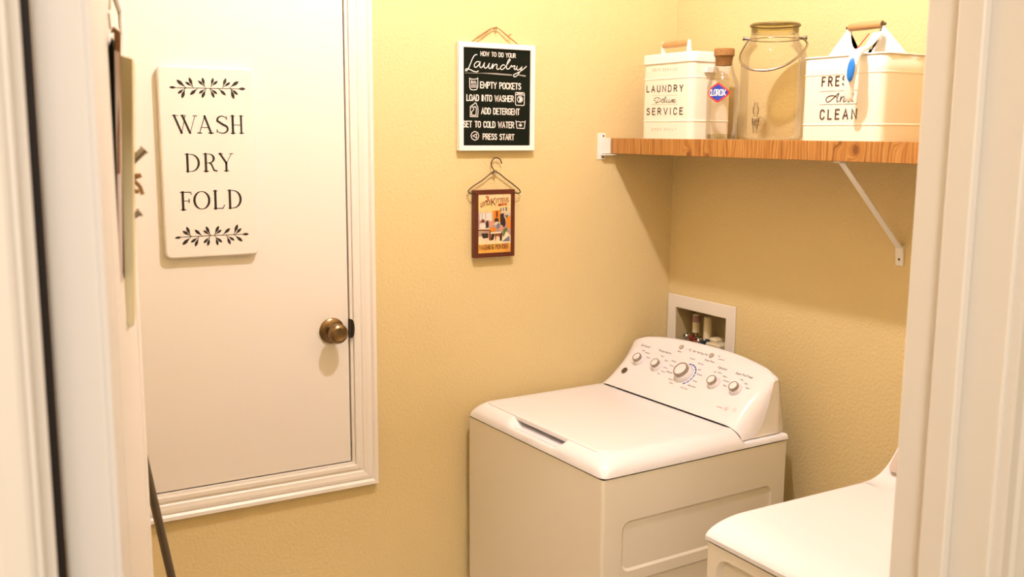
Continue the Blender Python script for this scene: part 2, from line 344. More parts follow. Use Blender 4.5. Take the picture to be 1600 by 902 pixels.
B = {"rows_sign":[["HOW TO DO YOUR",[[-0.7564,2.0067],[-0.6366,2.0055],0.0121]],["EMPTY POCKETS",[[-0.7573,1.9129],[-0.6176,1.9121],0.0174]],["LOAD INTO WASHER",[[-0.8034,1.8749],[-0.6432,1.8747],0.017]],["ADD DETERGENT",[[-0.7538,1.8367],[-0.6215,1.8358],0.0171]],["SET TO COLD WATER",[[-0.8148,1.7973],[-0.641,1.796],0.0171]],["PRESS START",[[-0.7482,1.7611],[-0.6402,1.7598],0.0163]]],"laundry":[[[-0.7693,2.0089],[-0.7757,2.0081],[-0.7832,1.9991],[-0.7907,1.9832],[-0.7971,1.97],[-0.8024,1.9624],[-0.8073,1.9608],[-0.807,1.965],[-0.8024,1.967],[-0.7917,1.9647],[-0.781,1.9605],[-0.7703,1.959],[-0.7649,1.9623]],[[-0.7617,1.9889],[-0.7693,1.9886],[-0.7772,1.9819],[-0.7783,1.9744],[-0.7725,1.9724],[-0.7639,1.9796],[-0.7585,1.9878],[-0.7606,1.9788],[-0.7578,1.9724],[-0.752,1.9736],[-0.747,1.9808],[-0.744,1.986],[-0.7457,1.9766],[-0.7418,1.971],[-0.7346,1.9743],[-0.7275,1.9853],[-0.7301,1.9763],[-0.7266,1.9705],[-0.7211,1.9733],[-0.7151,1.9843],[-0.7172,1.9708],[-0.7128,1.9779],[-0.7056,1.9838],[-0.7008,1.9815],[-0.7025,1.9732],[-0.699,1.9689],[-0.693,1.9717]],[[-0.6743,1.9822],[-0.6809,1.9829],[-0.6886,1.976],[-0.6875,1.9695],[-0.6797,1.9707],[-0.6687,1.9815],[-0.6588,1.9938],[-0.6553,1.9986],[-0.6588,2.0005],[-0.6637,1.9935],[-0.6676,1.9825],[-0.6684,1.974],[-0.6631,1.971],[-0.6575,1.9744],[-0.6509,1.9822],[-0.6493,1.9785],[-0.6435,1.9812],[-0.6386,1.9814],[-0.6416,1.9741],[-0.638,1.9704],[-0.634,1.9743]],[[-0.6307,1.9811],[-0.6329,1.9734],[-0.6283,1.9694],[-0.6205,1.9739],[-0.6133,1.9803]],[[-0.6133,1.9799],[-0.6193,1.9673],[-0.6282,1.9556],[-0.6372,1.9496],[-0.6433,1.9509],[-0.6417,1.9557],[-0.6316,1.9602],[-0.6159,1.9684],[-0.6046,1.9764],[-0.5983,1.9818]]],"under":[[[-0.8098,1.9548],[-0.7552,1.9555]],[[-0.7552,1.9562],[-0.7051,1.9557],[-0.6484,1.9539]],[[-0.6248,1.9548],[-0.6003,1.9527]]],"icons":[[[-0.7939,1.9406],[-0.7939,1.9147],[-0.7906,1.9073],[-0.781,1.9061],[-0.7702,1.9079],[-0.7664,1.9155],[-0.7664,1.9415],[-0.7703,1.9386],[-0.7799,1.9373],[-0.7906,1.9379],[-0.7939,1.9406]],[[-0.787,1.9306],[-0.7735,1.9311]],[[-0.7885,1.9259],[-0.7713,1.9265]],[[-0.7896,1.9198],[-0.7702,1.9204]],[[-0.7896,1.9144],[-0.7702,1.915]],[[-0.787,1.9334],[-0.7885,1.9259]],[[-0.6352,1.9026],[-0.6062,1.9024],[-0.6043,1.8986],[-0.6047,1.866],[-0.6081,1.864],[-0.6331,1.8644],[-0.6358,1.8673],[-0.6361,1.8997],[-0.6352,1.9026]],[[-0.6351,1.8959],[-0.6057,1.8955]],[[-0.63,1.8999],[-0.6107,1.8992]],[[-0.6186,1.8916],[-0.6129,1.8888],[-0.6105,1.8831],[-0.6128,1.8764],[-0.6184,1.8734],[-0.6252,1.8742],[-0.6287,1.8789],[-0.6292,1.8846],[-0.6265,1.8895],[-0.6186,1.8916]],[[-0.7762,1.8685],[-0.7713,1.8673],[-0.7706,1.8627],[-0.7663,1.8562],[-0.7654,1.844],[-0.7669,1.828],[-0.7917,1.8282],[-0.7917,1.8576],[-0.7842,1.8624],[-0.7784,1.8653],[-0.7762,1.8685]],[[-0.787,1.8324],[-0.7723,1.8323],[-0.7712,1.8533],[-0.7756,1.8579],[-0.7799,1.8559],[-0.7809,1.8475],[-0.787,1.8427],[-0.787,1.8324]],[[-0.787,1.8539],[-0.7831,1.8587]],[[-0.6338,1.818],[-0.6302,1.7953],[-0.604,1.7945],[-0.6003,1.8178]],[[-0.6322,1.8136],[-0.6247,1.8156],[-0.6179,1.8128],[-0.611,1.8148],[-0.6019,1.8135]],[[-0.6178,1.8089],[-0.6177,1.8002]],[[-0.623,1.8065],[-0.6125,1.8022]],[[-0.623,1.8021],[-0.6126,1.8066]],[[-0.7624,1.7715],[-0.7661,1.7626],[-0.7761,1.7582],[-0.7856,1.7625],[-0.7895,1.7714],[-0.7857,1.7802],[-0.7761,1.7846],[-0.7662,1.7803],[-0.7624,1.7715]],[[-0.7705,1.7771],[-0.7831,1.7714],[-0.7705,1.7652],[-0.7705,1.7771]]],"icondrum":[[-0.6242,1.8876],[-0.6186,1.8887],[-0.614,1.8859],[-0.6128,1.8821],[-0.615,1.8773],[-0.6207,1.8756],[-0.6237,1.8767],[-0.6214,1.8819]],"wash":[["W",[-1.6516,1.7744],0.0613,0.0446],["A",[-1.5903,1.7742],0.0407,0.0449],["S",[-1.5426,1.7741],0.0303,0.0452],["H",[-1.5062,1.7743],0.0359,0.0456],["D",[-1.6258,1.6759],0.0374,0.0451],["R",[-1.5794,1.676],0.035,0.0456],["Y",[-1.5393,1.6763],0.0387,0.0459],["F",[-1.6409,1.5775],0.0285,0.0464],["O",[-1.6073,1.5782],0.0419,0.0466],["L",[-1.5583,1.5783],0.0305,0.0471],["D",[-1.5206,1.5783],0.0371,0.0474]],"laurel":[[[[-1.636,1.8882],[-1.656,1.889]],[[-1.6157,1.8901],[-1.637,1.9083]],[[-1.6187,1.8861],[-1.6357,1.873]],[[-1.6168,1.8862],[-1.626,1.8615]],[[-1.5972,1.8916],[-1.6059,1.9152]],[[-1.5991,1.8925],[-1.616,1.9037]],[[-1.5856,1.8876],[-1.6054,1.8708]],[[-1.5677,1.8935],[-1.5727,1.9159]],[[-1.5686,1.8944],[-1.5838,1.9077]],[[-1.567,1.8866],[-1.5832,1.8743]],[[-1.565,1.8857],[-1.5758,1.8633]],[[-1.5508,1.8949],[-1.545,1.9158]],[[-1.5498,1.895],[-1.5334,1.9083]],[[-1.5521,1.887],[-1.5357,1.8746]],[[-1.5531,1.886],[-1.544,1.8644]],[[-1.5321,1.8885],[-1.5137,1.8717]],[[-1.5209,1.8938],[-1.512,1.9163]],[[-1.5189,1.8939],[-1.5013,1.9054]],[[-1.5018,1.8934],[-1.4793,1.909]],[[-1.4999,1.8884],[-1.4822,1.8739]],[[-1.5003,1.8884],[-1.4932,1.8626]],[[-1.4847,1.8895],[-1.4617,1.8901]]],[[[-1.6384,1.5075],[-1.6589,1.5059]],[[-1.6192,1.5101],[-1.6392,1.5238]],[[-1.6192,1.5116],[-1.6285,1.5347]],[[-1.6194,1.5056],[-1.6408,1.4869]],[[-1.6002,1.5047],[-1.6193,1.4919]],[[-1.5988,1.5038],[-1.6086,1.4807]],[[-1.5896,1.5087],[-1.6083,1.5255]],[[-1.5686,1.5108],[-1.5789,1.5334]],[[-1.5701,1.5109],[-1.5861,1.5226]],[[-1.5711,1.5041],[-1.5867,1.4887]],[[-1.5704,1.5033],[-1.5761,1.4805]],[[-1.5565,1.5111],[-1.5451,1.5336]],[[-1.555,1.511],[-1.5379,1.5225]],[[-1.5545,1.5041],[-1.5377,1.4886]],[[-1.5538,1.5025],[-1.5494,1.4807]],[[-1.5353,1.5093],[-1.5156,1.5257]],[[-1.5218,1.5041],[-1.5053,1.4925]],[[-1.5249,1.5042],[-1.5165,1.4818]],[[-1.5054,1.5103],[-1.4953,1.5354]],[[-1.5032,1.5087],[-1.4856,1.5245]],[[-1.5033,1.5056],[-1.4838,1.4883]],[[-1.4878,1.508],[-1.466,1.5077]]]],"stems":[[[-1.636,1.8882],[-1.5659,1.8886],[-1.4847,1.8895]],[[-1.6384,1.5075],[-1.5642,1.5082],[-1.4878,1.508]]],"tin1":[["SELF SERVICE",[[0.192,1.9715],[0.3095,1.9675],0.0066]],["LAUNDRY",[[0.1663,1.9093],[0.3379,1.9059],0.0186]],["SERVICE",[[0.1688,1.8399],[0.3399,1.8389],0.0187]],["OPEN DAILY",[[0.1967,1.7903],[0.3126,1.7916],0.0067]]],"deluxe":[[[0.2124,1.8814],[0.2034,1.8832],[0.2056,1.8883],[0.2203,1.8909],[0.2337,1.886],[0.2306,1.8786],[0.2161,1.8752],[0.2112,1.8754],[0.2184,1.8788],[0.2238,1.8878]],[[0.2369,1.8793],[0.2483,1.8842],[0.2462,1.8872],[0.2392,1.8829],[0.2395,1.8759],[0.2487,1.8766],[0.2592,1.8869],[0.2604,1.8914],[0.2557,1.8906],[0.2514,1.8796],[0.255,1.8756],[0.2629,1.8793],[0.2665,1.8843],[0.2636,1.8763],[0.2693,1.8752],[0.2753,1.8805],[0.277,1.884],[0.2755,1.876],[0.2803,1.875],[0.2857,1.8802],[0.2912,1.8837],[0.2906,1.8771],[0.2963,1.8752]],[[0.2959,1.8835],[0.2836,1.8743]],[[0.2916,1.8765],[0.3036,1.8804],[0.3034,1.8839],[0.296,1.8815],[0.2944,1.8761],[0.3011,1.8742],[0.3084,1.8773]]],"tin1lines":[[[0.1878,1.8986],[0.3154,1.8954]],[[0.1891,1.87],[0.3167,1.8685]]],"tin2":[["FRESH",[[0.8724,1.9009],[0.9711,1.9011],0.0217]],["CLEAN",[[0.8714,1.8195],[0.9851,1.8201],0.0224]]],"and":[[[0.9276,1.882],[0.9206,1.8783],[0.9051,1.8667],[0.8938,1.8614],[0.8874,1.8671],[0.8929,1.874],[0.908,1.877],[0.921,1.8727]],[[0.9276,1.882],[0.923,1.8704],[0.9229,1.8615],[0.9279,1.8633]],[[0.9353,1.8742],[0.9326,1.8618],[0.9357,1.8687],[0.9425,1.874],[0.9453,1.8698],[0.9423,1.8622],[0.9469,1.8615],[0.9551,1.8709]],[[0.9656,1.8715],[0.9579,1.8709],[0.9557,1.8627],[0.9611,1.8612],[0.9691,1.8719],[0.9726,1.8806],[0.969,1.8637],[0.9734,1.8609]]],"tin2lines":[[[0.8655,1.8878],[0.9835,1.8878]],[[0.8678,1.8554],[0.9859,1.8554]]],"tin1beads":[1.9463,1.8193],"tin2beads":[1.929,1.8056],"knobs":[[0.1264,0.1179],[0.217,0.1168],[0.475,0.1167],[0.5655,0.1176]],"mainknob":[0.3434,0.1174],"btn":[[0.2539,0.207],[0.3915,0.2064]],"badge":[0.0974,0.0654],"ptxt":[["Soil Level",[0.1047,0.1758],1],["Temperature",[0.2018,0.1747],1],["Options",[0.4647,0.1735],1],["Stain PreTreat",[0.5567,0.1707],1],["Start",[0.259,0.1903],0.8],["Deep Rinse",[0.3995,0.1861],0.8]],"small":[["Light",[0.1114,0.1576]],["Medium",[0.1357,0.1525]],["Heavy",[0.1527,0.1372]],["Cold",[0.2055,0.1563]],["Cool",[0.2344,0.1446]],["Colors",[0.2532,0.1196]],["Warm",[0.2548,0.1039]],["Hot",[0.2431,0.0926]],["Whites",[0.2663,0.1501]],["Towels",[0.2722,0.1328]],["Delicates",[0.2813,0.1084]],["Active",[0.3066,0.0861]],["Rinse",[0.3201,0.0741]],["Casuals",[0.3295,0.1772]],["Normal",[0.3748,0.1679]],["Light",[0.3861,0.1472]],["Medium",[0.4001,0.1303]],["Heavy",[0.4014,0.1048]],["Bulky Items",[0.4038,0.085]],["Drain Spin",[0.3814,0.0708]],["Off",[0.4479,0.1537]],["Extra",[0.4675,0.1564]],["Fabric",[0.4951,0.1488]],["Softener",[0.5109,0.1355]],["Both",[0.5179,0.12]],["15m",[0.5592,0.1541]],["30m",[0.5833,0.146]],["Soak",[0.5982,0.1332]],["Fill",[0.2938,0.2059]],["Soak",[0.3146,0.2056]],["Wash",[0.3352,0.2055]],["Rinse",[0.3531,0.2046]],["Spin",[0.3692,0.206]],["On",[0.421,0.2113]],["Controls",[0.4365,0.2022]]],"dots":[[0.2749,0.2052],[0.2987,0.2017],[0.3174,0.2023],[0.3351,0.2019],[0.3526,0.2018],[0.3727,0.2017]],"tiny":[[0.5546,0.0471],[0.5786,0.0497],[0.6084,0.0541]],"arc":[[0.3276,0.162],[0.3465,0.1604],[0.3685,0.1478],[0.3804,0.13],[0.3852,0.1107],[0.3778,0.0853]],"wb_t1a":[0.0889,1.1667],"wb_t1b":[0.0921,1.1066],"wb_t1l":[0.0756,1.1353],"wb_t1r":[0.1085,1.1408],"wb_t2a":[0.1477,1.1673],"wb_t2b":[0.1518,1.0928],"wb_t2l":[0.1366,1.1345],"wb_t2r":[0.1653,1.1394],"wb_v1":[0.0735,1.0785],"wb_v2":[0.1364,1.0788],"wb_red":[0.103,1.0884],"wb_blue":[0.1719,1.0788],"wb_cup0":[0.1829,1.1095],"wb_cup1":[0.235,1.0754],"wb_back":[[-0.0341,1.1669],[0.1852,1.1638]]}

# ================================================ THE ROOM
# access hatch opening in wall_back: x -1.905..-1.177, z .817..2.24
HX0, HX1, HZ0, HZ1 = -1.945, -1.1775, .8175, 2.26
mb = MB()
XL = -2.262
for a, b in [((XL, 0, 0), (HX0-.01, .1, 3.05)), ((HX1+.01, 0, 0), (.1, .1, 3.05)), ((HX0-.01, 0, 0), (HX1+.01, .1, HZ0-.01)), ((HX0-.01, 0, HZ1+.01), (HX1+.01, .1, 3.05))]: mb.box(a, b)
struct(mb.build('wall_back', M_WALL), 'cream textured wall behind the washer, holding the hatch and two small signs')
# wall with recess for the valve box
WBY0, WBY1, WBZ0, WBZ1 = -.338, -.0035, .945, 1.2355   # faceplate
OY0, OY1, OZ0, OZ1 = -.2955, -.0445, .985, 1.192
mb = MB()
for a, b in [((0, OY1, 0), (.1, 0, 3.05)), ((0, -2.07, 0), (.1, OY0, 3.05)), ((0, OY0, 0), (.1, OY1, OZ0)), ((0, OY0, OZ1), (.1, OY1, 3.05))]: mb.box(a, b)
struct(mb.build('wall_right', M_WALL), 'cream textured wall behind the shelf and the backs of the machines')
struct(MB().box((XL-.1, -2.07, 0), (XL, .1, 3.05)).build('wall_left', M_WALL))
# doorway wall: opening x -2.1588..-1.265
JX0, JX1 = -2.1588, -1.265; YR, YH = -1.946, -2.0677
mb = MB()
mb.box((JX1+.018, YH, 0), (.1, YR, 3.05)); mb.box((-3.6, YH, 0), (JX0-.018, YR, 3.05)); mb.box((JX0-.018, YH, 2.07), (JX1+.018, YR, 3.05))
struct(mb.build('wall_front', M_WALL), 'cream wall with the doorway the view looks through')
struct(MB().box((-3.6, -4.6, 3.05), (.4, .2, 3.15)).build('ceiling', M_CEIL))
struct(MB().box((-3.7, -4.7, 0), (-3.6, YR, 3.05)).build('wall_hall_left', M_WALL)); struct(MB().box((.3, -4.7, 0), (.4, YH, 3.05)).build('wall_hall_right', M_WALL))
struct(MB().box((-3.6, -4.7, 0), (.3, -4.6, 3.05)).build('wall_hall_back', M_WALL))
flo = struct(MB().box((-3.6, -4.6, -.06), (.4, .2, -.006)).build('floor', M_GROUT))
tile = None
for i in range(5):
    for j in range(5):
        if tile is None:
            tile = MB().box((.0, 0, -.006), (.447, .447, 0)).build('floor_tile', M_FLOOR, flo, bevel=.0015, seg=1); t0 = tile
        else:
            tile = t0.copy(); COL.objects.link(tile)
        tile.location = (XL+.002+i*.452, -2.26+j*.452, 0)
# jambs and stops, casings
def trim(name, lst, mt, parent=None, bevel=.0015, **k):
    q = MB()
    for a, b in lst: q.box(a, b)
    return q.build(name, mt, parent, bevel=bevel, **k)
struct(trim('trim_1', [((JX1, YH, 0), (JX1+.018, YR, 2.07)), ((JX1-.012, -2.0225, 0), (JX1, -1.992, 2.07))], M_TRIM, bevel=.002), 'white painted door jamb with a raised stop, at right of the view')
struct(trim('trim_2', [((JX0-.018, YH, 0), (JX0, YR, 2.07)), ((JX0, -2.0225, 0), (JX0+.0105, -1.992, 2.07))], M_TRIM, bevel=.002), 'white painted door jamb at the left edge of the view')
struct(trim('trim_3', [((JX0, YH, 2.052), (JX1, YR, 2.07))], M_TRIM))
CPROF = [(0, 0), (0, .009), (.003, .0105), (.013, .0105), (.017, .0075), (.021, .0075), (.0245, .011), (.030, .012), (.037, .0138), (.045, .0135), (.0505, .0115), (.0535, .0145), (.0565, .0175), (.066, .018), (.066, 0)]
def casing(name, path, nrm, out, prof, mt=M_TRIM, label=None, sc=1):
    """moulding swept along a straight path; out = list of outward directions (mitre vectors) at both ends"""
    q = MB(); nrm = Vector(nrm); a, b = [Vector(p) for p in path]; oa, ob = [Vector(p) for p in out]
    A_ = [q.bm.verts.new(a+oa*p[0]*sc+nrm*p[1]) for p in prof]; B_ = [q.bm.verts.new(b+ob*p[0]*sc+nrm*p[1]) for p in prof]
    for i in range(len(prof)-1): q.bm.faces.new([A_[i], A_[i+1], B_[i+1], B_[i]])
    q.bm.faces.new([A_[-1], A_[0], B_[0], B_[-1]]); q.bm.faces.new(A_[::-1]); q.bm.faces.new(B_)
    o = struct(q.build(name, mt), label); return o
# hatch casing (inner edge 9 mm outside the gap)
cx1, cz0, cx0, cz1 = HX1+.0095, HZ0-.007, HX0-.0095, HZ1+.009
casing('trim_4', [(cx1, 0, cz0), (cx1, 0, cz1)], (0, -1, 0), [(1, 0, -1), (1, 0, 1)], CPROF, label='white moulded casing up the right side of the hatch')
casing('trim_5', [(cx0, 0, cz0), (cx1, 0, cz0)], (0, -1, 0), [(-1, 0, -1), (1, 0, -1)], CPROF, label='white moulded casing along the bottom of the hatch')
casing('trim_6', [(cx0, 0, cz0), (cx0, 0, cz1)], (0, -1, 0), [(-1, 0, -1), (-1, 0, 1)], CPROF)
casing('trim_7', [(cx0, 0, cz1), (cx1, 0, cz1)], (0, -1, 0), [(-1, 0, 1), (1, 0, 1)], CPROF)
struct(trim('trim_8', [((HX1, -.003, HZ0), (HX1+.0095, .1, HZ1)), ((HX0-.0095, -.003, HZ0-.0075), (HX1+.0095, .1, HZ0)), ((HX0-.0095, -.003, HZ0), (HX0, .1, HZ1)), ((HX0-.0095, -.003, HZ1), (HX1+.0095, .1, HZ1+.009))], M_TRIM, bevel=.001), 'white jamb inside the hatch casing')
# hall-side casing of the doorway
casing('trim_9', [(JX1+.005, YH, 0), (JX1+.005, YH, 2.1)], (0, -1, 0), [(1, 0, 0), (1, 0, 0)], CPROF, label='white fluted casing at the right edge of the view')
casing('trim_10', [(JX0-.005, YH, 0), (JX0-.005, YH, 2.1)], (0, -1, 0), [(-1, 0, 0), (-1, 0, 0)], CPROF, label='white fluted casing at the left edge of the view')
for nm, a, b in [('baseboard_back', (XL, -.012, 0), (0, 0, .085)), ('baseboard_right', (-.012, -1.946, 0), (0, -.012, .085))]:
    struct(trim(nm, [(a, b)], M_TRIM, bevel=.003))

# ---- hatch door: white slab with knob
d1 = struct(MB().box((HX0+.004, .001, HZ0+.0035), (HX1-.0035, .036, HZ1-.004)).build('door_1', M_DOOR, bevel=.0012), 'white flat hatch door in the back wall carrying the wash dry fold sign')
struct(MB().box((HX0-.009, .075, HZ0-.008), (HX1+.009, .095, HZ1+.009)).build('hatch_shade_backing', M_RUBBER_SHADE))  # dark sheet behind the hatch, puts shade into the gap around it
KX, KZ = -1.232, 1.2175
MB().lathe([(.0, 0), (.037, 0), (.0375, .003), (.034, .007), (.024, .010), (.014, .012), (.0125, .026), (.0155, .031), (.0245, .040), (.0285, .049), (.0285, .056), (.025, .062), (.018, .0655), (.0165, .0645), (0, .0645)], (KX, .001, KZ), (0, -1, 0), 40).build('door_knob', M_BRONZE, d1, smooth=35)
q = MB(); pr_ = [(HX1-.001, -.004, KZ+.001+.028*s) for s in (-1, 1)]
pts = [(HX1-.003, -.0045, KZ+.003-.028), ] + [(HX1-.003+.013*math.sin(PI*t/10)**.7, -.0045, KZ+.003-.028*math.cos(PI*t/10)) for t in range(1, 10)] + [(HX1-.003, -.0045, KZ+.003+.028)]
q.prism(pts, (0, -.0085, 0)).build('strike_plate', M_DARKB, d1)
MB().box((HX1-.0034, -.001, KZ-.024), (HX1-.0005, .03, KZ+.03)).build('latch_face', M_DARKB, d1)

# ---- open door at the left of the doorway
TH = .192/.98; th = math.asin(.192)
ux = Vector((math.sin(th), math.cos(th), 0)); nx = Vector((math.cos(th), -math.sin(th), 0))
P0 = Vector((-2.1000, YR, 0))       # visible-face hinge corner
def D(u, n, z): return P0 + ux*u + nx*n + Vector((0, 0, z))
def dbox(mb, u0, u1, n0, n1, z0, z1):
    return mb.hull8([D(u0,n0,z0), D(u0,n1,z0), D(u1,n1,z0), D(u1,n0,z0), D(u0,n0,z1), D(u0,n1,z1), D(u1,n1,z1), D(u1,n0,z1)])
LW = .80
q = MB(); dbox(q, 0, LW, -.036, -.005, .01, 2.04)
# stiles and rails proud, panels raised in the middle
for u0, u1, z0, z1 in [(0, .11, .01, 2.04), (LW-.11, LW, .01, 2.04), (.11, LW-.11, .01, .22), (.11, LW-.11, .88, 1.02), (.11, LW-.11, 1.93, 2.04)]: dbox(q, u0, u1, -.005, 0, z0, z1)
for z0, z1 in [(.25, .85), (1.05, 1.90)]: dbox(q, .14, LW-.14, -.005, -.001, z0, z1)
d2 = struct(q.build('door_2', M_DOOR, bevel=.0025), 'white panelled door standing open at left, seen along its hinge edge')
struct(trim('gap_shade_strip', [((JX0+.0005, -1.975, .0), (-2.1385, -1.962, 2.05))], M_RUBBER_SHADE, bevel=.001), 'dark strip standing in for shade in the gap beside the open door')  # dark strip added as the shade between jamb and open door
q = MB(); q.lathe([(.0, 0), (.028, 0), (.028, .006), (.011, .008), (.011, .03), (.026, .04), (.028, .05), (.02, .058), (0, .06)], D(LW-.06, 0, .95), nx, 24); q.build('door_knob', M_BRONZE, d2, smooth=35)

# ================================================ SIGN: WASH DRY FOLD
def rr_plate(name, x0, x1, z0, z1, y0, y1, r, mt, parent, bevel=.004, seg=3):
    q = MB(); pts = [(p[0], y0, p[1]) for p in rrect(x1-x0, z1-z0, r, 6, (x0+x1)/2, (z0+z1)/2)]
    q.prism(pts, (0, y1-y0, 0)); return q.build(name, mt, parent, bevel=bevel, seg=seg)
t = thing('wash_dry_fold_sign', 'cream enamel sign reading WASH DRY FOLD between two black leaf sprigs, on the hatch door', 'sign', (-1.56, 0, 1.45))
rr_plate('sign_board', -1.683, -1.4395, 1.4515, 1.9435, .001, -.0208, .016, M_SIGN, t, .005, 4)
f = fA(-.0213)
TK, TN = .13, .035
def vc(pts):   # width contrast on curves: thick on verticals
    P = [Vector(p) for p in pts]; out = []
    for i in range(len(P)):
        a = P[max(0, i-1)]; b = P[min(len(P)-1, i+1)]; tt = (b-a).normalized(); out.append(TN+(TK-TN)*abs(tt.y)**1.6)
    return out
SER = {
 'W': [([(.10,1),(.50,0)],TK*.9),([(.50,0),(.72,.97)],TN),([(.50,1),(.96,0)][:0] or [(.56,1),(.98,0)],TK*.9),([(.98,0),(1.29,1)],TN),([(.0,.985),(.33,.985)],TN),([(.46,.985),(.78,.985)],TN),([(1.16,.985),(1.40,.985)],TN)],
 'A': [([(.12,0),(.45,1)],TN*1.3),([(.43,.98),(.78,0)],TK*.9),([(.24,.33),(.62,.33)],TN),([(0,.015),(.25,.015)],TN*1.5),([(.62,.015),(.91,.015)],TN*1.5)],
 'S': [(arc(.34,.75,.26,.235,20,190,8)+arc(.34,.25,.30,.24,75,-165,10),'s'),([(.585,.98),(.60,.78)],TN),([(.045,.04),(.05,.24)],TN)],
 'H': [([(.16,0),(.16,1)],TK),([(.64,0),(.64,1)],TK*.8),([(.16,.48),(.64,.48)],TN),([(.04,.985),(.28,.985)],TN),([(.04,.015),(.28,.015)],TN*1.4),([(.53,.985),(.76,.985)],TN),([(.53,.015),(.77,.015)],TN*1.4)],
 'D': [([(.16,0),(.16,1)],TK),([(.0,.985),(.35,.985)]+arc(.35,.5,.45,.485,88,-88,12)+[(.35,.015),(.05,.015)],'c')],
 'R': [([(.16,0),(.16,1)],TK),([(.0,.985),(.36,.985)]+arc(.36,.735,.26,.25,88,-88,8)+[(.2,.485)],'c'),([(.38,.48),(.48,.40),(.62,.06),(.78,.02)],TK*.65),([(.03,.015),(.30,.015)],TN*1.4)],
 'Y': [([(.09,1),(.44,.45)],TK*.85),([(.44,.45),(.75,1)],TN),([(.43,.48),(.43,0)],TK*.9),([(0,.985),(.25,.985)],TN),([(.62,.985),(.84,.985)],TN),([(.30,.015),(.56,.015)],TN*1.4)],
 'F': [([(.15,0),(.15,1)],TK),([(.0,.985),(.60,.985),(.64,.86)],TN*1.3),([(.15,.50),(.50,.50)],TN),([(.50,.40),(.50,.60)],TN*1.5),([(.03,.015),(.30,.015)],TN*1.4)],
 'O': [(arc(.465,.5,.42,.49,0,360,28),'c')],
 'L': [([(.16,0),(.16,1)],TK),([(.04,.985),(.28,.985)],TN*1.2),([(.05,.015),(.60,.015),(.68,.20)],TN*1.3)],
}
NW = {'W': 1.40, 'A': .91, 'S': .64, 'H': .78, 'D': .84, 'R': .78, 'Y': .84, 'F': .64, 'O': .93, 'L': .69}
for ch, o0, wd, hh in B['wash']:
    sx = wd/NW[ch]; q = MB()
    for pts, wt in SER[ch]:
        P2 = [(o0[0]+p[0]*sx, o0[1]+p[1]*hh) for p in pts]
        if wt == 's':
            ws = []
            for i in range(len(pts)):
                a = Vector(pts[max(0, i-1)]); b = Vector(pts[min(len(pts)-1, i+1)]); k = i/(len(pts)-1)
                ws.append((TN+(TK*.95-TN)*math.sin(PI*k)**2)*hh)
            q.ribbon(P2, ws, f)
        elif wt == 'c': q.ribbon(P2, [x*hh for x in vc(pts)], f, end=False)
        else: q.ribbon(P2, wt*hh, f)
    q.build('letter', M_BLACK, t)
for leaves, st in zip(B['laurel'], B['stems']):
    spr = MB().ribbon(st, .0016, fA(-.0212)).build('sprig', M_BLACK, t)
    for a, b in leaves:
        q = MB()
        a, b = Vector(a), Vector(b); d = b-a; n_ = Vector((-d.y, d.x))*.16
        pts = [a + d*k + n_*s for k, s in [(0, .02), (.3, .45), (.55, 1), (.8, .75), (1, 0), (.8, -.75), (.55, -1), (.3, -.45), (0, -.02)]]
        q.poly([(p.x, -.0213, p.y) for p in pts])
        q.ribbon([a-d*.12, a+d*.3], .0012, fA(-.02125)); q.build('leaf', M_BLACK, spr)

# ================================================ SIGN: HOW TO DO YOUR LAUNDRY
t = thing('laundry_steps_sign', 'black board in white frame giving laundry steps, hung from jute twine', 'sign', (-.7, 0, 1.727))
X0, X1, Z0, Z1 = -.8315, -.5690, 1.7270, 2.0445
def frame(name, x0, x1, z0, z1, wd, y0, y1, mt, parent, bev=.0015):
    q = MB(); pts_o = [(x0, z0), (x1, z0), (x1, z1), (x0, z1)]; pts_i = [(x0+wd, z0+wd), (x1-wd, z0+wd), (x1-wd, z1-wd), (x0+wd, z1-wd)]
    vv = {}
    for nm, ps in (('o', pts_o), ('i', pts_i)):
        for yi, y in enumerate((y0, y1)): vv[nm, yi] = [q.bm.verts.new((p[0], y, p[1])) for p in ps]
    for i in range(4):
        j = (i+1) % 4
        for yi in (0, 1): q.bm.faces.new([vv['o', yi][i], vv['o', yi][j], vv['i', yi][j], vv['i', yi][i]])
        q.bm.faces.new([vv['o', 0][i], vv['o', 0][j], vv['o', 1][j], vv['o', 1][i]]); q.bm.faces.new([vv['i', 0][i], vv['i', 0][j], vv['i', 1][j], vv['i', 1][i]])
    return q.build(name, mt, parent, bevel=bev)
frame('frame', X0, X1, Z0, Z1, .0155, -.0015, -.021, M_FRAMEW, t)
box('board', (X0+.01, -.002, Z0+.01), (X1-.01, -.0155, Z1-.01), M_CHALK, t)
f = fA(-.0161); q = MB()
for s, (a, b, h) in B['rows_sign']: text_strokes(s, a[0], b[0], a[1], b[1], h, .17, f, q, .17)
q.build('lettering', M_WHITEP, t)
q = MB()
for st in B['laundry']: q.ribbon([tuple(p) for p in cr_([(p[0], p[1], 0) for p in st], 5)], .0026, fA(-.0162))
q.build('script_lettering', M_WHITEP, t)
q = MB()
for st, wd in zip(B['under'], ([.0012]*2, [.0012, .0042, .0035], [.003, .0042])): q.ribbon(st, wd, fA(-.0160), end=False)
q.build('underline', M_GREYP, t)
q = MB()
for st in B['icons']: q.ribbon(st, .0022, fA(-.0161))
q.poly([(p[0], -.0161, p[1]) for p in B['icondrum']])
q.build('step_icons', M_WHITEP, t)
q = MB(); nail = (-.7035, -.010, 2.091)
for s in (-.001, .0012):
    q.tube(cr_([(-.792, -.017, 2.0425), (-.75, -.014, 2.068+s*2), nail, (-.665, -.014, 2.069+s), (-.625, -.017, 2.0425)], 5), .0016, 6)
q.tube([(-.700, -.010, 2.091), (-.702, -.013, 2.076)], .001, 5); q.tube([(-.66, -.014, 2.070), (-.652, -.016, 2.074)], .0018, 5)
